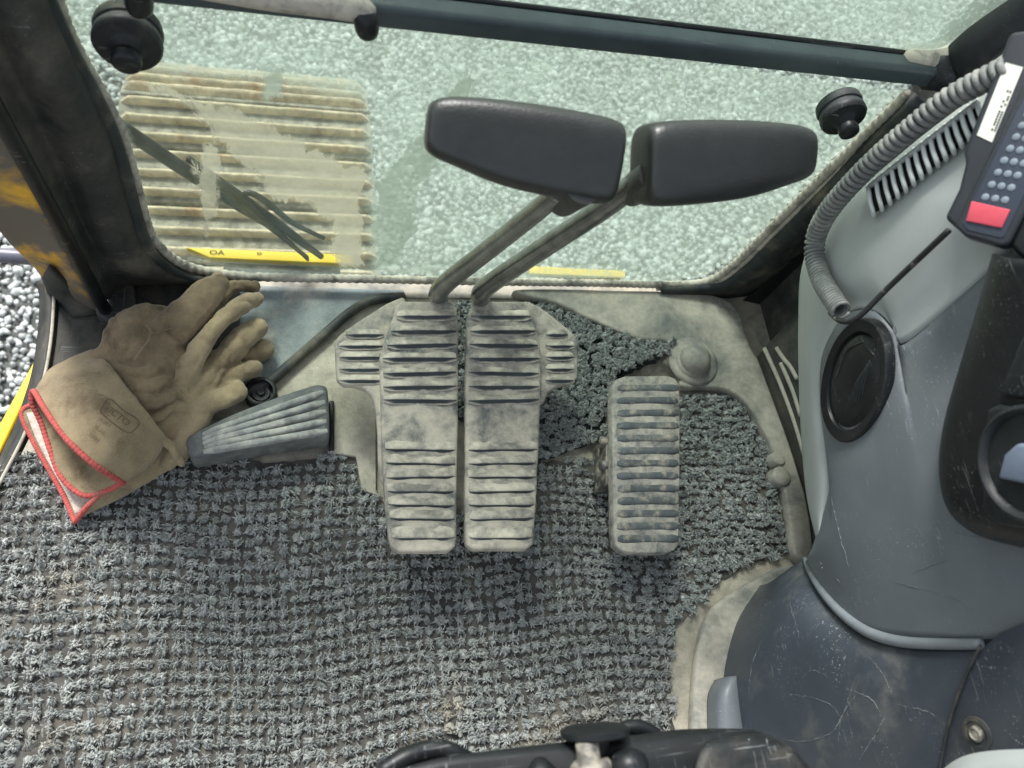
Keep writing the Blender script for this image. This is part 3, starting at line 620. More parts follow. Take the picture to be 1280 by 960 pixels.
tube('binding', cr(loop(up_lip, lo_lip), 320, True), .0034 + .0003 * np.sin(np.arange(320) * 2 * math.pi / 4 + .5), 'red_binding', cuff, 8, closed=True)
# printed mark on the cuff
def on_cuff(p):
    h = cuff_bvh.ray_cast(Vector((p[0], p[1], .4)), Vector((0, 0, -1))); return np.array([p[0], p[1], (h[0].z if h[0] else .1) + .0022])
def printed(name, body, px, py, size, ang):
    v, f = text_geo(body, size); c = A(px, py, .105); ca_, sa = math.cos(ang), math.sin(ang)
    return mesh(name, [on_cuff((c[0] + q[0] * ca_ - q[1] * sa, c[1] + q[0] * sa + q[1] * ca_)) for q in v], f, 'print_ink', cuff, False)
ANG = -math.radians(40)
printed('lettering', 'VICTO', 148, 522, .0115, ANG)
for k, s in enumerate(('premium', 'EN 388', '2121   10')): printed('lettering', 'III  IIII' if k == 1 else 'II IIII I', 134 - k * 7, 532 + k * 9, .0060, ANG)
sh = [(-.022, .008), (-.018, .011), (0, .009), (.02, .011), (.024, .002), (.022, -.008), (.004, -.010), (-.016, -.008), (-.019, -.002)]
c = A(148, 522, .105); pts = cr([[c[0] + x * math.cos(ANG) - y * math.sin(ANG), c[1] + x * math.sin(ANG) + y * math.cos(ANG), 0] for x, y in sh], 60, True)
tube('emblem_outline', np.array([on_cuff(p) for p in pts]), .0006, 'print_ink', cuff, 5, closed=True)

g2 = thing('work_glove', 'lower tan suede work glove, four fingers spread towards the footrest, pale lining showing', 'glove', A(235, 500, .02), 'pair of leather work gloves')
hand('hand', [
    ([(208, 560, .030, 22), (216, 530, .040, 27), (230, 502, .046, 30), (248, 476, .048, 29), (258, 458, .046, 24)], 18, .60),
    ([(222, 486, .062, 16), (240, 452, .074, 14), (266, 412, .082, 12), (298, 384, .080, 12), (321, 374, .066, 11)], 26, .9),
    ([(256, 474, .046, 18), (284, 444, .050, 16.5), (306, 420, .054, 17), (322, 409, .050, 14)], 18, .85),
    ([(272, 470, .020, 15), (304, 450, .022, 13), (329, 437, .024, 14)], 12, 1.),
    ([(256, 508, .028, 16), (272, 489, .034, 13.5), (294, 469, .040, 12.5), (316, 461, .038, 12.5)], 18, .9),
    ([(210, 576, .028, 14), (226, 556, .040, 17), (240, 530, .050, 18), (256, 509, .056, 15), (278, 499, .052, 15), (293, 491, .044, 16)], 24, .85),
    ([(200, 548, .062, 7), (216, 560, .056, 7), (226, 578, .040, 6)], 14, .8),
    ([(196, 520, .066, 8), (214, 508, .066, 8), (232, 512, .060, 7)], 14, .7)], 'suede', g2, .0055)
u2 = [(95, 650, .020), (112, 630, .036), (140, 606, .040), (150, 580, .036), (130, 540, .036), (90, 500, .036)]
l2 = [(60, 500, .024), (28, 514, .016), (40, 548, .013), (62, 588, .012), (80, 620, .012), (92, 648, .014)]
u2w = [(228, 577, .020), (224, 562, .036), (215, 548, .040), (205, 530, .038), (190, 510, .036), (175, 495, .034)]
l2w = [(170, 492, .024), (172, 500, .016), (185, 520, .013), (200, 545, .012), (215, 565, .012), (225, 575, .014)]
c2 = loft('cuff', [loop(u2, l2), loop([((a[0] + b[0]) / 2, (a[1] + b[1]) / 2 + (4 if i < 1 else 0), max(a[2], b[2])) for i, (a, b) in enumerate(zip(u2, u2w))], [((a[0] + b[0]) / 2, (a[1] + b[1]) / 2, b[2]) for a, b in zip(l2, l2w)]), loop(u2w, l2w)], 64, 16, 'suede', g2, True, .002)
displace(c2, .004, .05, 0, 2)
tube('binding', cr([A(*p) for p in l2 + [(95, 650, .020), (112, 630, .038), (138, 607, .042)]], 320), .0034 + .0003 * np.sin(np.arange(320) * 2 * math.pi / 4 + .5), 'red_binding', c2, 8)
lf = [[A(*p) for p in [(33, 516, .018), (45, 548, .0165), (66, 588, .016), (84, 620, .0165), (95, 644, .019)]], [A(*p) for p in [(70, 512, .020), (90, 540, .020), (105, 570, .020), (120, 600, .020), (128, 618, .022)]]]
solid(loft('lining', lf, 20, 8, 'lining', c2), .001)

# ================================================================== front window
GY = .616
glass_px = [(60, -40), (90, 45), (150, 160), (184, 278), (200, 305), (228, 327), (270, 338), (330, 343.5), (470, 346), (600, 349), (740, 351), (840, 353), (885, 348), (920, 325), (965, 280), (1040, 205), (1135, 112)]
gout = cr([AY(px, py, GY) for px, py in glass_px], 70)
fw = thing('front_window', 'large dirty lower front window pane with dried mud and streaks', 'window', (.27, GY, 0))
cl = np.array([.27, 0, .28]); 
prism('pane', [p + (np.array([.27, GY, .28]) - p) * np.array([-.012, 0, -.012]) for p in gout], (0, .005, 0), 'dirty_glass', fw, 0, smooth=False)
seal = gout + np.array([0, -.004, 0]); nz = 900; sq = cr(seal, nz)
tube('gasket', sq, .0066 + .0006 * np.sin(np.arange(nz) * 2 * math.pi / 6), 'seal_dusty', fw, 8)
def film(name, polys, m, off, box=(120, 600, 70, 342), clip=-30, inv=False):
    """a sheet of dried film on the inside of the pane; 'edge' = how far inside the traced patches a point lies"""
    px, py = np.meshgrid(np.linspace(box[0], box[1], 161), np.linspace(box[2], box[3], 92)); q = np.c_[px.ravel(), py.ravel()]; sd = np.full(len(q), -1e3)
    for poly in polys:
        P = np.array(poly, float); d = np.full(len(q), 1e3)
        for a, b in zip(P, np.roll(P, -1, 0)):
            t = np.clip(((q - a) @ (b - a)) / ((b - a) @ (b - a)), 0, 1); d = np.minimum(d, np.linalg.norm(q - a - t[:, None] * (b - a), axis=1))
        sd = np.maximum(sd, np.where(poly_in(q, poly), d, -d))
    v = [AY(x, y, GY - off) for x, y in q]; keep = sd > clip
    if inv: sd = -sd; keep = poly_in(q, glass_px)
    f = [k for k in grid_faces(92, 161) if all(keep[i] for i in k)]
    o = mesh(name, v, f, m, fw); a = o.data.attributes.new('edge', 'FLOAT', 'POINT'); a.data.foreach_set('value', np.clip(.5 + sd / 44, 0, 1).astype(np.float32)); return o
film('mist_film', [[(60, 60), (200, 90), (330, 100), (462, 125), (468, 345), (150, 345), (60, 250)]], 'mist_film', .0014, (40, 1150, -40, 356), 0, True)
film('mud_film', [[(186, 104), (204, 98), (250, 118), (320, 150), (400, 185), (458, 215), (455, 262), (462, 335), (425, 335), (415, 275), (385, 255), (345, 250), (315, 220), (270, 180), (235, 140), (190, 118)],
                  [(250, 170), (275, 190), (272, 255), (258, 292), (246, 250)]], 'mud_film', .0025)
film('wet_film', [[(462, 232), (492, 205), (528, 165), (534, 150), (545, 195), (518, 250), (522, 285), (500, 335), (466, 335), (462, 280)], [(560, 118), (576, 100), (584, 104), (572, 126)], [(330, 92), (350, 90), (352, 120), (335, 122)]], 'wet_film', .0033)

# cross bar above the pane
b0, b1 = 60, 1180
def lerp2(px, a, b, x0=190, x1=1165): return a + (b - a) * (px - x0) / (x1 - x0)
YB = .585
rows = []
zbot = AY(700, 60, YB)[2]; zmid = AY(700, 36, YB)[2]; ytop = A(700, 15, zmid)[1]
xa, xb = -.34, AY(1178, 100, YB)[0]
cb = thing('cross_bar', 'dark blue-grey cross bar running above the lower window pane', 'frame bar', ((xa + xb) / 2, YB, zbot))
P = [np.array([xa, y, z]) for y, z in ((YB, zbot), (YB, zmid - .004), (YB + .004, zmid), (ytop, zmid), (ytop, zbot))]
prism('bar', P, (xb - xa, 0, 0), 'bar_paint', cb, .003)
tube('upper_gasket', [(xa, ytop + .003, zmid - .001), (xb, ytop + .003, zmid - .001)], .0032, 'black_clean', cb, 8, 12)
uw = thing('upper_window', 'misted upper front window pane just above the cross bar', 'window', ((xa + xb) / 2, ytop + .006, zmid))
prism('pane', [np.array([x, ytop + .006, z]) for x, z in ((xa, zmid - .01), (xb + .25, zmid - .01), (xb + .25, zmid + .22), (xa, zmid + .22))], (0, .005, 0), 'dirty_glass', uw, 0, smooth=False)
mf = mesh('mist_film', [np.array([x, ytop + .0045, z]) for x, z in ((xa, zmid - .004), (xb + .25, zmid - .004), (xb + .25, zmid + .22), (xa, zmid + .22))], [(0, 1, 2, 3)], 'mist_film', uw, False)
a_ = mf.data.attributes.new('edge', 'FLOAT', 'POINT'); a_.data.foreach_set('value', [.8] * 4)
# the right post that the bar runs into
rp_ = thing('right_post', 'dark right window post rising from the cross bar, dusty at the bend', 'post', (xb, YB, zbot))
j = np.array([xb - .012, YB + .014, (zbot + zmid) / 2])
post = [j, j + np.array([.03, .002, .005]), AY(1225, 55, .60), AY(1300, -5, .61), AY(1360, -55, .62)]
tube('post_tube', post, [.021, .024, .024, .024, .024], 'black_plastic', rp_, 12, 24)
tube('dust_bend', [np.array([xb - .05, YB + .02, zmid - .004]), np.array([xb - .005, YB + .02, zmid - .002]), AY(1205, 60, .612)], [.010, .0135, .012], 'seal_dusty', rp_, 10, 14)
tube('post_gasket', [AY(1150, 72, .632), AY(1180, 68, .632), AY(1220, 40, .632), AY(1300, -20, .632)], .006, 'black_clean', rp_, 8, 16)
tube('glass_edge', [AY(1130, 68, .645), AY(1170, 62, .645), AY(1195, 42, .645), AY(1260, -12, .645)], [.010, .012, .015, .016], 'seal_dark', rp_, 8, 16)
# window handle with rubber tip, and a second tip left of it
wh = thing('window_latch', 'dusty bent window latch rod with black rubber tip on the cross bar', 'latch', AY(455, 20, .56))
tube('rod', [AY(240, -22, .572), AY(330, -6, .57), (AY(400, 3, .565)), AY(440, 8, .562), AY(455, 14, .558), AY(458, 24, .555)], [.012, .012, .012, .0125, .011, .009], 'seal_dusty', wh, 12, 30)
tube('rubber_tip', [AY(456, 16, .556), AY(457, 26, .553), AY(459, 36, .552), AY(459, 42, .552)], [.0098, .0105, .0105, .009], 'black_clean', wh, 14, 12)
wt = thing('window_stop', 'short black rubber stop hanging at the top left above the round knob', 'stop', AY(173, 5, .57))
tube('rubber_tip', [AY(172, -25, .57), AY(173, -8, .57), AY(174, 6, .57), AY(175, 13, .57)], [.010, .0115, .0115, .010], 'black_clean', wt, 14, 12)
tube('rod', [AY(150, -45, .575), AY(165, -32, .572), AY(172, -22, .57)], .008, 'seal_dusty', wt, 10, 10)

# round glass fixings
def knob(label, px, py, s):
    c = AY(px, py, GY - .006); t = thing('glass_fixing', label, 'knob', c, 'round rubber fixings on the glass')
    ax = (.02, -1, .02)
    lathe('washer', c, ax, [(0, .036 * s), (.006, .0375 * s), (.010, .0365 * s), (.011, .034 * s), (.014, .034 * s), (.015, .0365 * s), (.019, .0372 * s)], 'seal_dark', t, 40)
    lathe('disc', c, ax, [(.019, .0372 * s), (.023, .0372 * s), (.026, .035 * s), (.027, .022 * s), (.030, .0155 * s), (.036, .0130 * s)], 'black_plastic', t, 40)
    lathe('cap', c, ax, [(.035, .0130 * s), (.036, .0155 * s), (.042, .0165 * s), (.046, .0155 * s), (.048, .012 * s)], 'black_clean', t, 32)
knob('large round black rubber fixing on the glass, upper left', 161, 33, .80)
knob('smaller round black rubber fixing on the glass beside the right lever grip', 1047, 129, .72)

# wiper outside the pane
wp = thing('wiper', 'black windscreen wiper lying diagonally outside the glass, in front of the track', 'wiper', AY(330, 285, .66))
tube('arm', [AY(120, 140, .655), AY(160, 165, .655), (AY(230, 212, .657)), AY(300, 258, .657), AY(350, 288, .66)], [.0075, .0085, .0085, .0075, .006], 'wiper_black', wp, 8, 24)
tube('arm_rib', [AY(150, 163, .668), AY(230, 217, .668), AY(320, 272, .668), AY(384, 322, .668)], .0035, 'wiper_black', wp, 6, 20)
tube('blade', [AY(235, 198, .665), AY(290, 238, .662), AY(350, 282, .660), AY(402, 321, .658)], [.004, .0062, .0068, .0045], 'wiper_black', wp, 8, 20)
tube('blade_holder', [AY(298, 248, .664), AY(312, 241, .664), AY(335, 254, .664), AY(365, 278, .664), AY(405, 298, .664)], [.003, .004, .0045, .004, .003], 'wiper_black', wp, 8, 24)
tube('rubber_lip', [AY(345, 286, .652), AY(366, 306, .652), AY(385, 325, .652)], .0025, 'wiper_black', wp, 6, 10)

# ================================================================== left pillar, jamb, sill
lp = thing('left_pillar', 'broad dark front left cab pillar with dusty edges', 'pillar', A(135, 392, 0))
def yz(px, py, y): return AY(px, py, y)
G_ = [yz(42, -60, .612), yz(84, 40, .612), yz(143, 160, .612), yz(178, 282, .612), yz(196, 312, .612), yz(226, 334, .612), yz(268, 345, .612), yz(318, 351, .612)]
R1 = [yz(20, -60, .585), yz(62, 40, .585), yz(122, 165, .588), yz(158, 285, .590), yz(178, 318, .592), yz(206, 338, .596), yz(250, 349, .600), yz(310, 353, .606)]
R2 = [yz(-20, -60, .572), yz(30, 40, .572), yz(90, 165, .574), yz(130, 285, .578), yz(152, 322, .582), yz(180, 342, .588), yz(225, 350, .596), yz(290, 353, .604)]
R3 = [yz(-60, -40, .580), yz(-5, 60, .580), yz(62, 185, .582), yz(112, 300, .586), yz(138, 335, .588), yz(160, 347, .592), yz(200, 351, .600), yz(260, 353.5, .608)]
O_ = [yz(-75, 0, .545), yz(-25, 100, .545), yz(40, 215, .548), yz(98, 322, .552), yz(126, 372, .556), A(146, 362, .004), A(180, 353, .004), A(235, 354, .004)]
loft('inner_face', [G_, R1, R2, R3, O_], 40, 24, 'black_dusty', lp, thick=.004)
tube('door_seal', [yz(-75, 6, .542), yz(-22, 106, .542), yz(42, 222, .545), yz(99, 328, .549), yz(128, 381, .553), A(137, 394, .006)], .0085, 'black_clean', lp, 10, 30)
tube('window_lip', [p + np.array([0, -.012, 0]) for p in G_], .0075, 'seal_dark', lp, 10, 60)
J0 = [p + np.array([-.004, .004, 0]) for p in O_[:5]]
J1 = [AX(-60, 190, -.315), AX(0, 286, -.318), AX(30, 318, -.32), AX(52, 342, -.322), A(62, 372, .0)]
J0 = [yz(-75, 14, .546), yz(-22, 110, .546), yz(36, 222, .549), yz(92, 330, .553), A(128, 392, .002)]
jb = loft('jamb', [J0, J1], 24, 10, 'yellow_worn', lp, thick=.003)
loft('jamb_foot', [[AX(62, 330, -.285), A(96, 360, .05), A(128, 392, .004)], [AX(54, 346, -.3215), A(66, 372, .004), A(92, 398, .003)]], 12, 6, 'black_dusty', lp, thick=.003)
prism('pillar_foot', FZ([(112, 352), (165, 344), (170, 378), (138, 404), (120, 392)], .03), (0, 0, -.028), 'black_dusty', lp, .004)
# door sill along the floor edge
ds = thing('door_sill', 'dusty dark metal door sill strip at the left floor edge', 'sill', A(55, 450, 0))
sp = [(62, 350), (67, 368), (66, 400), (63, 430), (57, 465), (48, 495), (36, 530), (20, 565), (-20, 640)]
prism('floor_panel', FZ([(70, 338), (140, 344), (312, 352), (312, 440), (170, 520), (60, 500), (66, 430)], .0045), (0, 0, -.004), 'black_dusty', fl, .001)
tube('sill_lip', [A(px, py, .012) for px, py in sp], .0022, 'seal_dusty', ds, 10, 40)
solid(loft('sill_wall', [[A(px + 8, py, .003) for px, py in sp], [A(px - 1, py, .013) for px, py in sp], [A(px - 10, py, .010) for px, py in sp], [A(px - 18, py + 2, -.06) for px, py in sp]], 40, 10, 'black_dusty', ds), .003)
# yellow step outside the door and the grab rail
st = thing('door_step', 'bright yellow edged step outside the left door opening', 'step', A(20, 520, -.12))
prism('yellow_edge', [A(px, py, -.12) for px, py in [(42, 452), (46, 468), (-4, 572), (-60, 690), (-60, 640), (-6, 540)]], (0, 0, -.012), 'yellow_paint', st, .002)
prism('tread', [A(px, py, -.124) for px, py in [(48, 470), (80, 520), (40, 640), (-40, 690), (-3, 575)]], (0, 0, -.012), 'dust_floor', st, .002)
prism('yellow_line', [A(px, py, -.119) for px, py in [(30, 518), (33, 522), (12, 566), (8, 566)]], (0, 0, -.003), 'yellow_paint', st, .0005)
gr = thing('grab_rail', 'grey tubular grab rail outside the left door opening above the gravel', 'rail', AX(0, 320, -.40))
tube('rail', [AX(-60, 316, -.46), AX(0, 319, -.40), AX(36, 322, -.365), AX(60, 324, -.345)], .0105, 'rail_grey', gr, 14, 16)

# ================================================================== right side: frame, kick panel, console
rf = thing('right_window_frame', 'dark dusty right-hand window frame sweeping up beside the pane', 'frame', A(905, 375, 0))
Ga = [yz(820, 357, .612), yz(886, 352, .612), yz(924, 329, .612), yz(970, 284, .612), yz(1046, 209, .612), yz(1142, 114, .612)]
Gb = [yz(826, 364, .600), yz(896, 360, .598), yz(938, 338, .596), yz(984, 294, .594), yz(1058, 220, .592), yz(1152, 124, .590)]
Gc = [yz(830, 368, .606), yz(902, 369, .604), yz(950, 350, .600), yz(998, 306, .598), yz(1072, 234, .596), yz(1166, 136, .594)]
Gd = [yz(834, 371, .612), yz(910, 380, .620), yz(962, 366, .635), yz(1014, 322, .640), yz(1090, 252, .650), yz(1190, 150, .66)]
loft('frame_face', [Ga, Gb, Gc, Gd], 36, 14, 'seal_dark', rf, thick=.003)
tube('frame_lip', [p + np.array([0, -.006, 0]) for p in Ga], .004, 'seal_dusty', rf, 8, 50)
prism('corner_bracket', [AY(918, 384, .60), AY(1002, 318, .60), AY(1010, 372, .58), AY(936, 440, .575)], (.004, .004, -.004), 'black_clean', rf, .001)
# dark cab wall behind the console
rw = thing('side_wall_panel', 'black cab side panel in the gap behind the grey console cover', 'panel', (.80, .4, 0))
mesh('sheet', [(.80, -.2, .001), (.80, .64, .001), (.80, .70, .52), (.80, -.2, .52), (.812, -.2, .001), (.812, .64, .001), (.812, .70, .52), (.812, -.2, .52)], [(0, 1, 2, 3), (4, 5, 6, 7), (0, 1, 5, 4), (1, 2, 6, 5), (2, 3, 7, 6), (3, 0, 4, 7)], 'black_dusty', rw, False)
kp = thing('kick_panel', 'narrow black kick panel with raised ridges beside the floor casting', 'panel', A(985, 560, 0))
loft('sheet', [[A(948, 446, .024), A(968, 500, .024), A(990, 560, .024), A(1012, 632, .024), A(1018, 690, .024)], [AX(985, 405, .765), AX(1004, 460, .765), AX(1014, 520, .765), AX(1026, 600, .765), AX(1030, 680, .765)], [AX(1010, 380, .78), AX(1030, 450, .78), AX(1040, 520, .78), AX(1050, 600, .78), AX(1052, 680, .78)]], 20, 10, 'black_dusty', kp, thick=.003)
k0 = cr([A(948, 446, .024), A(968, 500, .024), A(990, 560, .024), A(1012, 632, .024)], 30); k1 = cr([AX(985, 405, .765), AX(1004, 460, .765), AX(1014, 520, .765), AX(1026, 600, .765)], 30)
for u0, u1, a, b in ((.25, .52, 0, 29), (.55, .85, 2, 12), (.52, .68, 5, 18)):
    Q = np.array([k0[i] * (1 - w_) + k1[i] * w_ for i, w_ in ((int(round(a + (b - a) * t)), u0 + (u1 - u0) * t) for t in np.linspace(0, 1, 12))]) + np.array([-.004, 0, .003])
    v, f = tube_geo(cr(Q[::3], 16), .0036, 8); mesh('ridge', v, f, 'casting', kp)
tube('curved_lip', [A(968, 455, .05), A(985, 420, .085), A(1004, 398, .11)], .0022, 'casting', kp, 6, 12)

def con(px, py):                         # inner side of the console: x of its surface
    x = .600 + .05 * math.exp(-max(px - 1000, 0) / 26.) + .00006 * max(px - 1150, 0) + .00010 * max(250 - py, 0)
    return x
def K(px, py, d=0.): return AX(px, py, con(px, py) - d)
cs = thing('side_console', 'blue-grey moulded side console with black oval cap on the right', 'console', (.66, .12, 0))
ci_ = [(1290, 292), (1272, 308), (1200, 375), (1138, 430), (1128, 432), (1120, 420), (1108, 402), (1090, 388), (1064, 394), (1040, 425), (1028, 470), (1028, 520), (1036, 570), (1041, 600), (1034, 640), (1016, 695)]
co2 = [(1330, 330), (1300, 400), (1270, 430), (1240, 470), (1225, 480), (1215, 490), (1210, 500), (1205, 510), (1200, 530), (1200, 560), (1200, 600), (1210, 640), (1240, 680), (1290, 710), (1310, 740), (1320, 770)]
co3 = [(1340, 600), (1340, 620), (1335, 650), (1330, 680), (1320, 700), (1310, 720), (1290, 740), (1260, 760), (1230, 780), (1200, 788), (1160, 790), (1130, 787), (1100, 778), (1065, 760), (1035, 728), (1012, 700)]
NU = 70
I_ = cr([[x, y, 0] for x, y in ci_], NU)
# upper body: fan of strips from the cover seam towards the right and down
def patch(name, A_, B_, m, parent, nv=26, d=0., bulge=0., thick=.004):
    a = cr([[x, y, 0] for x, y in A_], NU); b = cr([[x, y, 0] for x, y in B_], NU); rows = []
    for t in np.linspace(0, 1, nv):
        q = a * (1 - t) + b * t; rows.append([K(x, y, d + bulge * math.sin(math.pi * t)) for x, y, _ in q])
    o = mesh(name, np.array(rows).reshape(-1, 3), grid_faces(nv, NU), m, parent); solid(o, thick, 1 if False else -1); return o
body_top = [(1016, 695), (1034, 640), (1042, 600), (1036, 560), (1029, 500), (1033, 440), (1060, 396), (1092, 388), (1114, 408), (1130, 433), (1200, 376), (1290, 294)]
body_bot = [(1010, 700), (1024, 722), (1040, 745), (1060, 766), (1082, 781), (1105, 790), (1130, 795), (1160, 797), (1190, 798), (1225, 798), (1270, 795), (1330, 790)]
patch('upper_body', body_top, body_bot, 'console_blue', cs, 40, 0, .012)
# raised ledge and lower boot
tube('ledge', [K(x, y, .006) for x, y in [(1006, 698), (1012, 712), (1028, 738), (1050, 764), (1078, 786), (1104, 797), (1135, 803), (1180, 805), (1226, 805)]], [.003, .0045, .0058, .006, .006, .006, .0058, .0055, .005], 'console_edge', cs, 12, 50)
boot_top = [K(x, y) for x, y in [(1004, 702), (1020, 732), (1046, 766), (1076, 792), (1106, 804), (1140, 810), (1185, 812), (1228, 811)]]
boot_mid = [A(968, 728, .10), AX(985, 775, .585), AX(1010, 815, .58), AX(1045, 850, .58), AX(1080, 870, .58), AX(1115, 880, .585), AX(1160, 885, .59), AX(1200, 885, .60)]
boot_bot = [A(950, 735, .004), A(922, 775, .004), A(908, 815, .004), A(900, 860, .004), A(902, 910, .004), A(930, 990, .03), AX(1060, 1000, .57), AX(1180, 1000, .60)]
loft('lower_boot', [boot_top, boot_mid, boot_bot], 50, 30, 'console_navy', cs, thick=.004)
def scuffs(o, paths, m, parent):
    dg = bpy.context.evaluated_depsgraph_get(); dg.update(); em = o.evaluated_get(dg).to_mesh(); bv = BVHTree.FromPolygons([v.co[:] for v in em.vertices], [p.vertices[:] for p in em.polygons])
    for path, wd in paths:
        q = cr([[x, y, 0] for x, y in path], 40) + np.c_[rng.normal(0, .5, 40), rng.normal(0, .5, 40), np.zeros(40)]; P = []
        for x, y, _ in q:
            d = Vector(ray(x, y)).normalized(); h = bv.ray_cast(Vector(C0), d)
            if h[0] is not None: P.append(np.array(h[0] - d * .0004))
        if len(P) > 8: k = len(P); tube('scuff', np.array(P), wd * np.clip(rng.normal(.6, .4, k), .08, 1.4) * np.sin(np.linspace(.1, math.pi - .1, k)), m, parent, 5)
boot = [o for o in COL.objects if o.name.startswith('lower_boot')][0]; ub = [o for o in COL.objects if o.name.startswith('upper_body')][0]
scuffs(boot, [([(975, 925), (1010, 926), (1040, 915), (1052, 895), (1062, 868), (1070, 845)], .0006), ([(1048, 930), (1050, 905), (1058, 885), (1075, 862)], .0005), ([(985, 868), (1015, 872), (1040, 882), (1052, 900)], .0004),
              ([(1065, 862), (1090, 875), (1102, 895)], .0006), ([(1070, 955), (1090, 925), (1108, 895), (1120, 882)], .0008), ([(955, 795), (940, 830), (936, 870)], .0004), ([(985, 745), (1000, 800)], .0004), ([(1085, 820), (1105, 845), (1115, 872)], .0005), ([(1120, 880), (1160, 890), (1180, 905)], .0004), ([(1000, 850), (1015, 838), (1034, 845)], .0004)], 'scuff_grey', cs)
scuffs(ub, [([(1038, 620), (1050, 670), (1062, 714)], .0006), ([(1156, 638), (1170, 655), (1200, 668), (1240, 674)], .0007), ([(1110, 725), (1160, 738), (1196, 750), (1216, 768)], .0004), ([(1140, 716), (1170, 704), (1190, 700)], .0007), ([(1025, 700), (1030, 716)], .0012), ([(1045, 722), (1052, 732)], .0006)], 'scuff_grey', cs)
cor = [[A(884, 920, .02), A(884, 872, .02), A(893, 850, .022)], [A(900, 920, .055), A(900, 868, .055), A(908, 846, .05)], [A(926, 920, .060), A(922, 866, .060), A(922, 845, .056)], [A(944, 925, .03), A(936, 870, .03), A(932, 848, .03)]]
loft('corner_guard', cor, 14, 20, 'console_blue', cs, thick=.003)
# body behind the inner skin
prism('core', [(.635, .40, .30), (.70, .40, .23), (.795, .40, .20), (.795, .40, .50), (.65, .40, .49)], (0, -.31, 0), 'console_navy', cs, .01)
prism('core', [(.625, .085, .002), (.795, .085, .002), (.795, .085, .495), (.66, .085, .485), (.63, .085, .40)], (0, -.24, 0), 'console_navy', cs, .01)
# navy rear panel with its screw
q = [(1226, 812), (1205, 850), (1185, 905), (1172, 975), (1330, 975), (1330, 770), (1290, 775), (1250, 790)]
rp2 = thing('rear_panel', 'flat navy panel with a round screw, lowest on the right', 'panel', AX(1250, 880, .60))
prism('sheet', [AX(x, y, .592) for x, y in q], (.004, 0, 0), 'console_navy', rp2, .002)
tube('seam_edge', [AX(x, y, .590) for x, y in [(1226, 806), (1206, 848), (1186, 905), (1172, 975)]], .0014, 'seal_dark', rp2, 6, 20)
sc_ = AX(1222, 917, .591); lathe('washer', sc_, (-1, 0, .1), [(0, .015), (.0015, .0145), (.002, .011), (.0005, .010)], 'seal_dark', rp2, 28)
lathe('screw', sc_, (-1, 0, .1), [(0, .007), (.003, .007), (.0045, .005), (.003, .004), (.003, .001)], 'bolt_steel', rp2, 20)
ga = thing('grey_trim', 'pale grey rounded trim peeking in at the lower right corner', 'trim', AX(1240, 955, .55))
sub(loft('moulding', [[AX(1165, 985, .55), AX(1195, 955, .55), AX(1235, 943, .55), AX(1330, 940, .55)], [AX(1165, 990, .54), AX(1200, 975, .53), AX(1240, 965, .53), AX(1330, 960, .53)], [AX(1165, 1010, .54), AX(1200, 1010, .53), AX(1240, 1010, .53), AX(1330, 1010, .53)]], 20, 10, 'cover_grey', ga, thick=.004), 1)

# oval cap
def Kv(px, py, d): return K(px, py, d)
cc = Kv(1070, 477, .011)
va = (K(1076, 402) - K(1063, 553)) / 2; vb = (K(1110, 468) - K(1030, 486)) / 2; nn = nrm(np.cross(va, vb)); nn = nn * (1 if nn @ (C0 - cc) > 0 else -1)
oc = thing('oval_cap', 'black oval push-in cap with scratches on the console', 'cap', cc)
def oval(name, prof, m, seg=56, capf=True):
    v = []
    for r, h in prof:
        for a in np.linspace(0, 2 * math.pi, seg, endpoint=False): v.append(cc + va * math.cos(a) * r + vb * math.sin(a) * r + nn * h)
    f = grid_faces(len(prof), seg, True) + ([tuple(range((len(prof) - 1) * seg, len(prof) * seg))] if capf else []); o = mesh(name, v, f, m, oc); e = o.modifiers.new('e', 'EDGE_SPLIT'); e.split_angle = math.radians(45); return o
oval('rim', [(1.0, -.004), (1.0, .0045), (.97, .0065), (.80, .0055), (.77, .001)], 'black_clean', capf=False)
oval('lid', [(.775, -.003), (.765, .0015), (.74, .0035), (.60, .0055), (.3, .0065), (.05, .0068)], 'black_clean')
for k in range(6):
    a0 = cc + va * (-.45 + .03 * k) + vb * (-.05 + .09 * k) + nn * .0072; a1 = cc + va * (.02 + .05 * k) + vb * (.22 + .06 * k) + nn * .0066
    tube('scratch', [a0, (a0 + a1) / 2 + nn * .0008, a1], .00018, 'bar_paint', oc, 4, 6)
tube('ridge', [cc + va * .60 + vb * .25 + nn * .0052, cc + va * .52 + vb * -.25 + nn * .0055, cc + va * .12 + vb * -.50 + nn * .0060], .0012, 'black_plastic', oc, 6, 20)
tube('ridge', [cc + va * .70 + vb * .10 + nn * .0038, cc + va * .34 + vb * .58 + nn * .0045], .0012, 'black_plastic', oc, 6, 12)

# light grey cover with the vent
gc = thing('vent_cover', 'light grey console cover with a row of vent slots along its edge', 'cover', K(1100, 330))
sil = [(1024, 690), (1008, 620), (1001, 540), (998, 460), (998, 390), (1001, 340), (1018, 292), (1052, 252), (1090, 222), (1150, 172), (1200, 134), (1250, 96), (1300, 55)]
seam = [(1026, 690), (1038, 622), (1038, 590), (1026, 510), (1028, 455), (1048, 404), (1076, 386), (1100, 392), (1118, 412), (1130, 429), (1190, 381), (1240, 336), (1320, 262)]
a = cr([[x, y, 0] for x, y in sil], NU); b = cr([[x, y, 0] for x, y in seam], NU); rows = [[K(x, y, 0) + np.array([.09, .02, -.02]) for x, y, _ in a], [K(x, y, 0) + np.array([.03, .008, -.004]) for x, y, _ in a]]
for t in np.linspace(0, 1, 22):
    rows.append([K(x, y, .002 + .010 * math.sin(math.pi * min(1, t * 1.15)) ) for x, y, _ in a * (1 - t) + b * t])
rows.append([K(x, y, -.006) for x, y, _ in b])
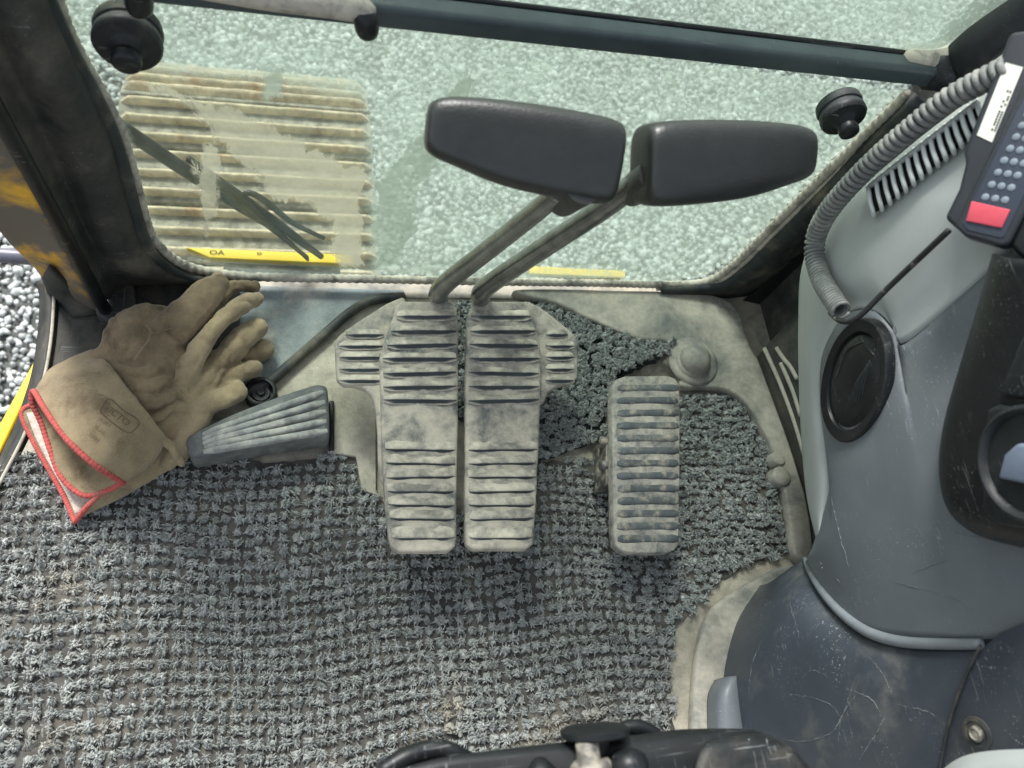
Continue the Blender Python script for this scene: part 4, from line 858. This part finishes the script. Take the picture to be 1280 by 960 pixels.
cov = mesh('cover', np.array(rows).reshape(-1, 3), grid_faces(len(rows), NU), 'cover_grey', gc); solid(cov, .003)
# vent: black sheet laid on the cover as painted shade, slats over it
v0, v1 = [(1086, 236), (1110, 217), (1150, 186), (1190, 155), (1222, 130)], [(1092, 268), (1118, 248), (1158, 216), (1198, 185), (1232, 158)]
solid(loft('vent_shade_sheet', [[K(x, y, .0135) for x, y in v0], [K((x + q[0]) / 2, (y + q[1]) / 2, .017) for (x, y), q in zip(v0, v1)], [K(x, y, .0135) for x, y in v1]], 24, 6, 'vent_shade_black', cov), .001)
A0 = cr([[x, y, 0] for x, y in v0], 15); A1 = cr([[x, y, 0] for x, y in v1], 15)
for k in range(15):
    p, q = A0[k], A1[k]; tube('slat', [K(p[0] - 2, p[1] - 4, .012), K(p[0], p[1] + 2, .021), K((p[0] * .5 + q[0] * .5) - 1, (p[1] + q[1]) / 2, .0225), K(q[0], q[1] - 1, .020), K(q[0] + 1, q[1] + 3, .012)], .0023, 'cover_white', cov, 8, 12)
tube('vent_rail', [K(x + 1, y - 3, .018) for x, y in v0], .003, 'cover_grey', cov, 8, 20)


# dark pod with the rotary dial
pd = thing('switch_pod', 'black switch pod with a large rotary dial at the right edge', 'switch', AX(1240, 560, .60))
e0 = [(1248, 318), (1228, 390), (1204, 470), (1190, 520), (1182, 570), (1184, 610), (1196, 640), (1225, 662), (1275, 676), (1330, 684)]
e1 = [(1262, 322), (1250, 395), (1232, 470), (1220, 530), (1214, 575), (1218, 605), (1230, 630), (1255, 642), (1290, 650), (1330, 654)]
e2 = [(1330, 330), (1330, 400), (1330, 470), (1330, 520), (1330, 560), (1330, 580), (1330, 600), (1330, 615), (1330, 625), (1330, 635)]
loft('pod_shell', [[K(x, y, -.006) for x, y in e0], [AX(x, y, .570) for x, y in e0], [AX(x, y, .556) for x, y in e1], [AX(x, y, .556) for x, y in e2]], 40, 20, 'black_clean', pd, thick=.004)
fp = [(1232, 512), (1244, 506), (1300, 514), (1330, 516), (1330, 668), (1290, 664), (1246, 656), (1232, 646), (1226, 632)]
prism('face_plate', [AX(x, y, .545) for x, y in fp], (.012, 0, 0), 'black_plastic', pd, .004)
prism('upper_plate', [AX(x, y, .547) for x, y in [(1252, 478), (1276, 420), (1340, 400), (1340, 505), (1250, 496)]], (.010, 0, 0), 'black_plastic', pd, .004)
dcx = AX(1290, 580, .5445); lathe('dial_ring', dcx, (-1, 0, .0), [(0, .046), (.004, .046), (.006, .043), (.004, .040), (-.004, .038)], 'black_plastic', pd, 40)
lathe('dial_well', dcx, (-1, 0, 0), [(-.006, .0385), (.0005, .038)], 'black_plastic', pd, 40)
prism('dial_bar', [AX(x, y, .538) for x, y in [(1246, 598), (1254, 568), (1270, 554), (1330, 560), (1330, 616)]], (.006, 0, 0), 'lens_blue', pd, .003)

# handset with keypad in its holder
hs = thing('handset', 'black handset with keypad, red key and white label, upper right', 'handset', AX(1215, 270, .545))
# plane of the handset: leaning towards the seat
h0, h1, h2 = AX(1190, 280, .555), AX(1262, 60, .585), AX(1262, 306, .575)
hn = nrm(np.cross(h1 - h0, h2 - h0)); hn = hn * (1 if hn @ (C0 - h0) > 0 else -1)
def HP(px, py, d=0.): dd = ray(px, py); return C0 + dd * (((h0 + hn * d - C0) @ hn) / (dd @ hn))
prism('cradle', [HP(x, y) for x, y in [(1180, 272), (1198, 236), (1206, 204), (1204, 190), (1262, 40), (1330, 30), (1330, 330), (1268, 312), (1256, 302), (1196, 286)]], -hn * .022, 'handset_black', hs, .004, 4)
hb = prism('body', [HP(x, y, .006) for x, y in [(1192, 282), (1246, 172), (1296, 66), (1350, 80), (1290, 250), (1262, 304), (1252, 308), (1206, 295)]], -hn * .020, 'handset_black', hs, .004, 4)
prism('keypad', [HP(x, y, .0068) for x, y in [(1202, 279), (1252, 176), (1296, 90), (1336, 96), (1282, 240), (1256, 296), (1250, 298), (1208, 288)]], -hn * .002, 'keypad', hb, .001)
prism('red_key', [HP(x, y, .0085) for x, y in [(1214, 251), (1263, 262), (1252, 285), (1207, 276)]], -hn * .002, 'button_red', hb, .0008)
rw_ = np.array([12.2, 1.9]); up_ = np.array([8.0, -15.6])
for r in range(9):
    for k in range(3):
        c = np.array([1232., 246.5]) + rw_ * k + up_ * r * (1 - .008 * r)
        if c[0] > 1300: continue
        lathe('button', HP(c[0], c[1], .0062), hn, [(0, .0030), (.0010, .0030), (.0015, .0022)], 'button_grey', hb, 16)
sk = prism('label', [HP(x, y, .0008) for x, y in [(1221, 169), (1257, 78), (1279, 84), (1240, 178)]], -hn * .0005, 'sticker', hs, 0, smooth=False)
for k in range(2):
    for i in range(16):
        t_ = .12 + .04 * i; a_ = np.array([1236., 172]) + (np.array([1268, 92.]) - np.array([1236, 172.])) * t_ + np.array([3.5 * k - 1, 1.0 * k])
        if rng.random() < .2: continue
        prism('print', [HP(a_[0] + dx, a_[1] + dy, .0013) for dx, dy in ((0, 0), (2.2, .4), (3.0, -1.6), (.8, -2.0))], -hn * .0003, 'ink_dark', sk, 0, smooth=False)
prism('holder_side', [HP(x, y, .004) for x, y in [(1262, 306), (1300, 225), (1340, 120), (1350, 330), (1276, 322)]], -hn * .03, 'black_clean', hs, .004)

# coiled cord
cd = thing('coiled_cord', 'grey spiral cord looping down from the handset over the light cover', 'cord', K(1045, 392, .02))
cpx = [(1052, 389), (1040, 372), (1027, 350), (1019, 322), (1020, 296), (1034, 266), (1060, 234), (1096, 198), (1140, 160), (1190, 122), (1262, 84)]
cl_ = cr([K(x, y, .034) for x, y in cpx], 1500); T, N, B = frames(cl_); L = np.r_[0, np.cumsum(np.linalg.norm(np.diff(cl_, axis=0), axis=1))]
pit = np.interp(L / L[-1], [0, .16, .26, .40, 1], [.0042, .0044, .0062, .0072, .0074]); ph = np.r_[0, np.cumsum(np.diff(L) / pit[1:])] * 2 * math.pi
rad = np.interp(L / L[-1], [0, .1, .5, 1], [.0092, .0098, .0088, .0088]); Hx = cl_ + rad[:, None] * (np.cos(ph)[:, None] * N + np.sin(ph)[:, None] * B)
n_ = int(ph[-1] / 6.283 * 14); u = np.interp(np.linspace(0, ph[-1], n_), ph, np.arange(1500)); Hx = np.stack([np.interp(u, np.arange(1500), Hx[:, k]) for k in range(3)], 1); wr_ = np.interp(np.interp(u, np.arange(1500), L) / L[-1], [0, .16, .4, 1], [.0022, .0023, .0031, .0032])
v, f = tube_geo(Hx, wr_, 8); mesh('coil', v, f, 'coil_rubber', cd)
tube('straight_lead', [K(1038, 391, .040), K(1048, 400, .042), K(1062, 402, .040), K(1078, 392, .034), K(1110, 360, .024), K(1150, 322, .020), K(1186, 288, .022)], .0030, 'cord_black', cd, 8, 40)

# ================================================================== seat front at the lower edge
sz = .42
se = thing('seat_front', 'black plastic seat front edge along the bottom with an adjusting bolt', 'seat', A(760, 960, sz) * np.array([1, 1, 0]))
r0 = [(470, 972), (520, 955), (570, 944), (640, 935), (720, 926), (800, 918), (850, 912), (920, 911), (950, 915), (975, 930)]
r1 = [(470, 985), (520, 966), (570, 955), (640, 946), (720, 939), (800, 930), (850, 926), (920, 925), (955, 930), (985, 945)]
r2 = [(470, 1040), (520, 1040), (570, 1030), (640, 1025), (720, 1020), (800, 1015), (850, 1012), (920, 1010), (965, 1010), (1000, 1010)]
loft('seat_shell', [[A(x, y, sz - .10) + np.array([0, -.002, 0]) for x, y in r0], [A(x, y, sz) for x, y in r0], [A(x, y, sz + .012) for x, y in r1], [A(x, y, sz + .014) for x, y in r2], [A(x, y, sz + .014) * np.array([1, 0, 1]) + np.array([0, -.45, .03]) for x, y in r2]], 50, 30, 'black_clean', se, thick=.004)
r3 = [(868, 960), (880, 930), (905, 922), (950, 918), (985, 932), (1010, 958), (1030, 1000)]
loft('seat_bolster', [[A(x, y, sz - .04) for x, y in r3], [A(x, y, sz + .02) for x, y in r3], [A(x * .94 + 55, y + 14, sz + .03) for x, y in r3], [A(x * .6 + 380, y + 60, sz + .03) for x, y in r3]], 30, 14, 'black_plastic', se, thick=.004)
bc = A(737, 962, sz + .02); top = A(742, 918, sz + .055)
bx_ = nrm(top - bc); Lb = np.linalg.norm(top - bc)
lathe('bolt', bc, (0, 1, .15), [(-.02, .009), (.018, .009), (.020, .008)], 'bolt_steel', se, 12)
kb = A(744, 917, sz + .01); lathe('knob', kb, (.03, 1, .12), [(-.014, .010), (-.004, .011), (-.003, .024), (-.001, .027), (.003, .027), (.005, .024), (.006, .010)], 'black_clean', se, 36)
lathe('bolt', A(738, 948, sz + .02), (0, 1, .12), [(-.02, .017), (-.004, .017), (-.001, .014)], 'bolt_steel', se, 6)
lathe('stud', A(786, 962, sz + .02), (.1, 1, .2), [(-.02, .015), (.006, .015), (.012, .012), (.015, .005)], 'black_clean', se, 20)
lathe('stud', A(676, 966, sz + .02), (.0, 1, .2), [(-.02, .013), (.002, .012), (.010, .004)], 'black_clean', se, 20)
tube('pull_handle', [A(476, 965, sz - .01), A(505, 948, sz - .01), A(530, 939, sz - .012), A(552, 936, sz - .012), A(572, 942, sz - .012), A(590, 950, sz - .02)], [.006, .0075, .0075, .007, .006, .005], 'black_clean', se, 12, 24)
tube('pull_handle', [A(770, 916, sz - .02), A(786, 909, sz - .02), A(804, 910, sz - .02), A(822, 918, sz - .02)], [.005, .006, .006, .005], 'black_clean', se, 10, 16)
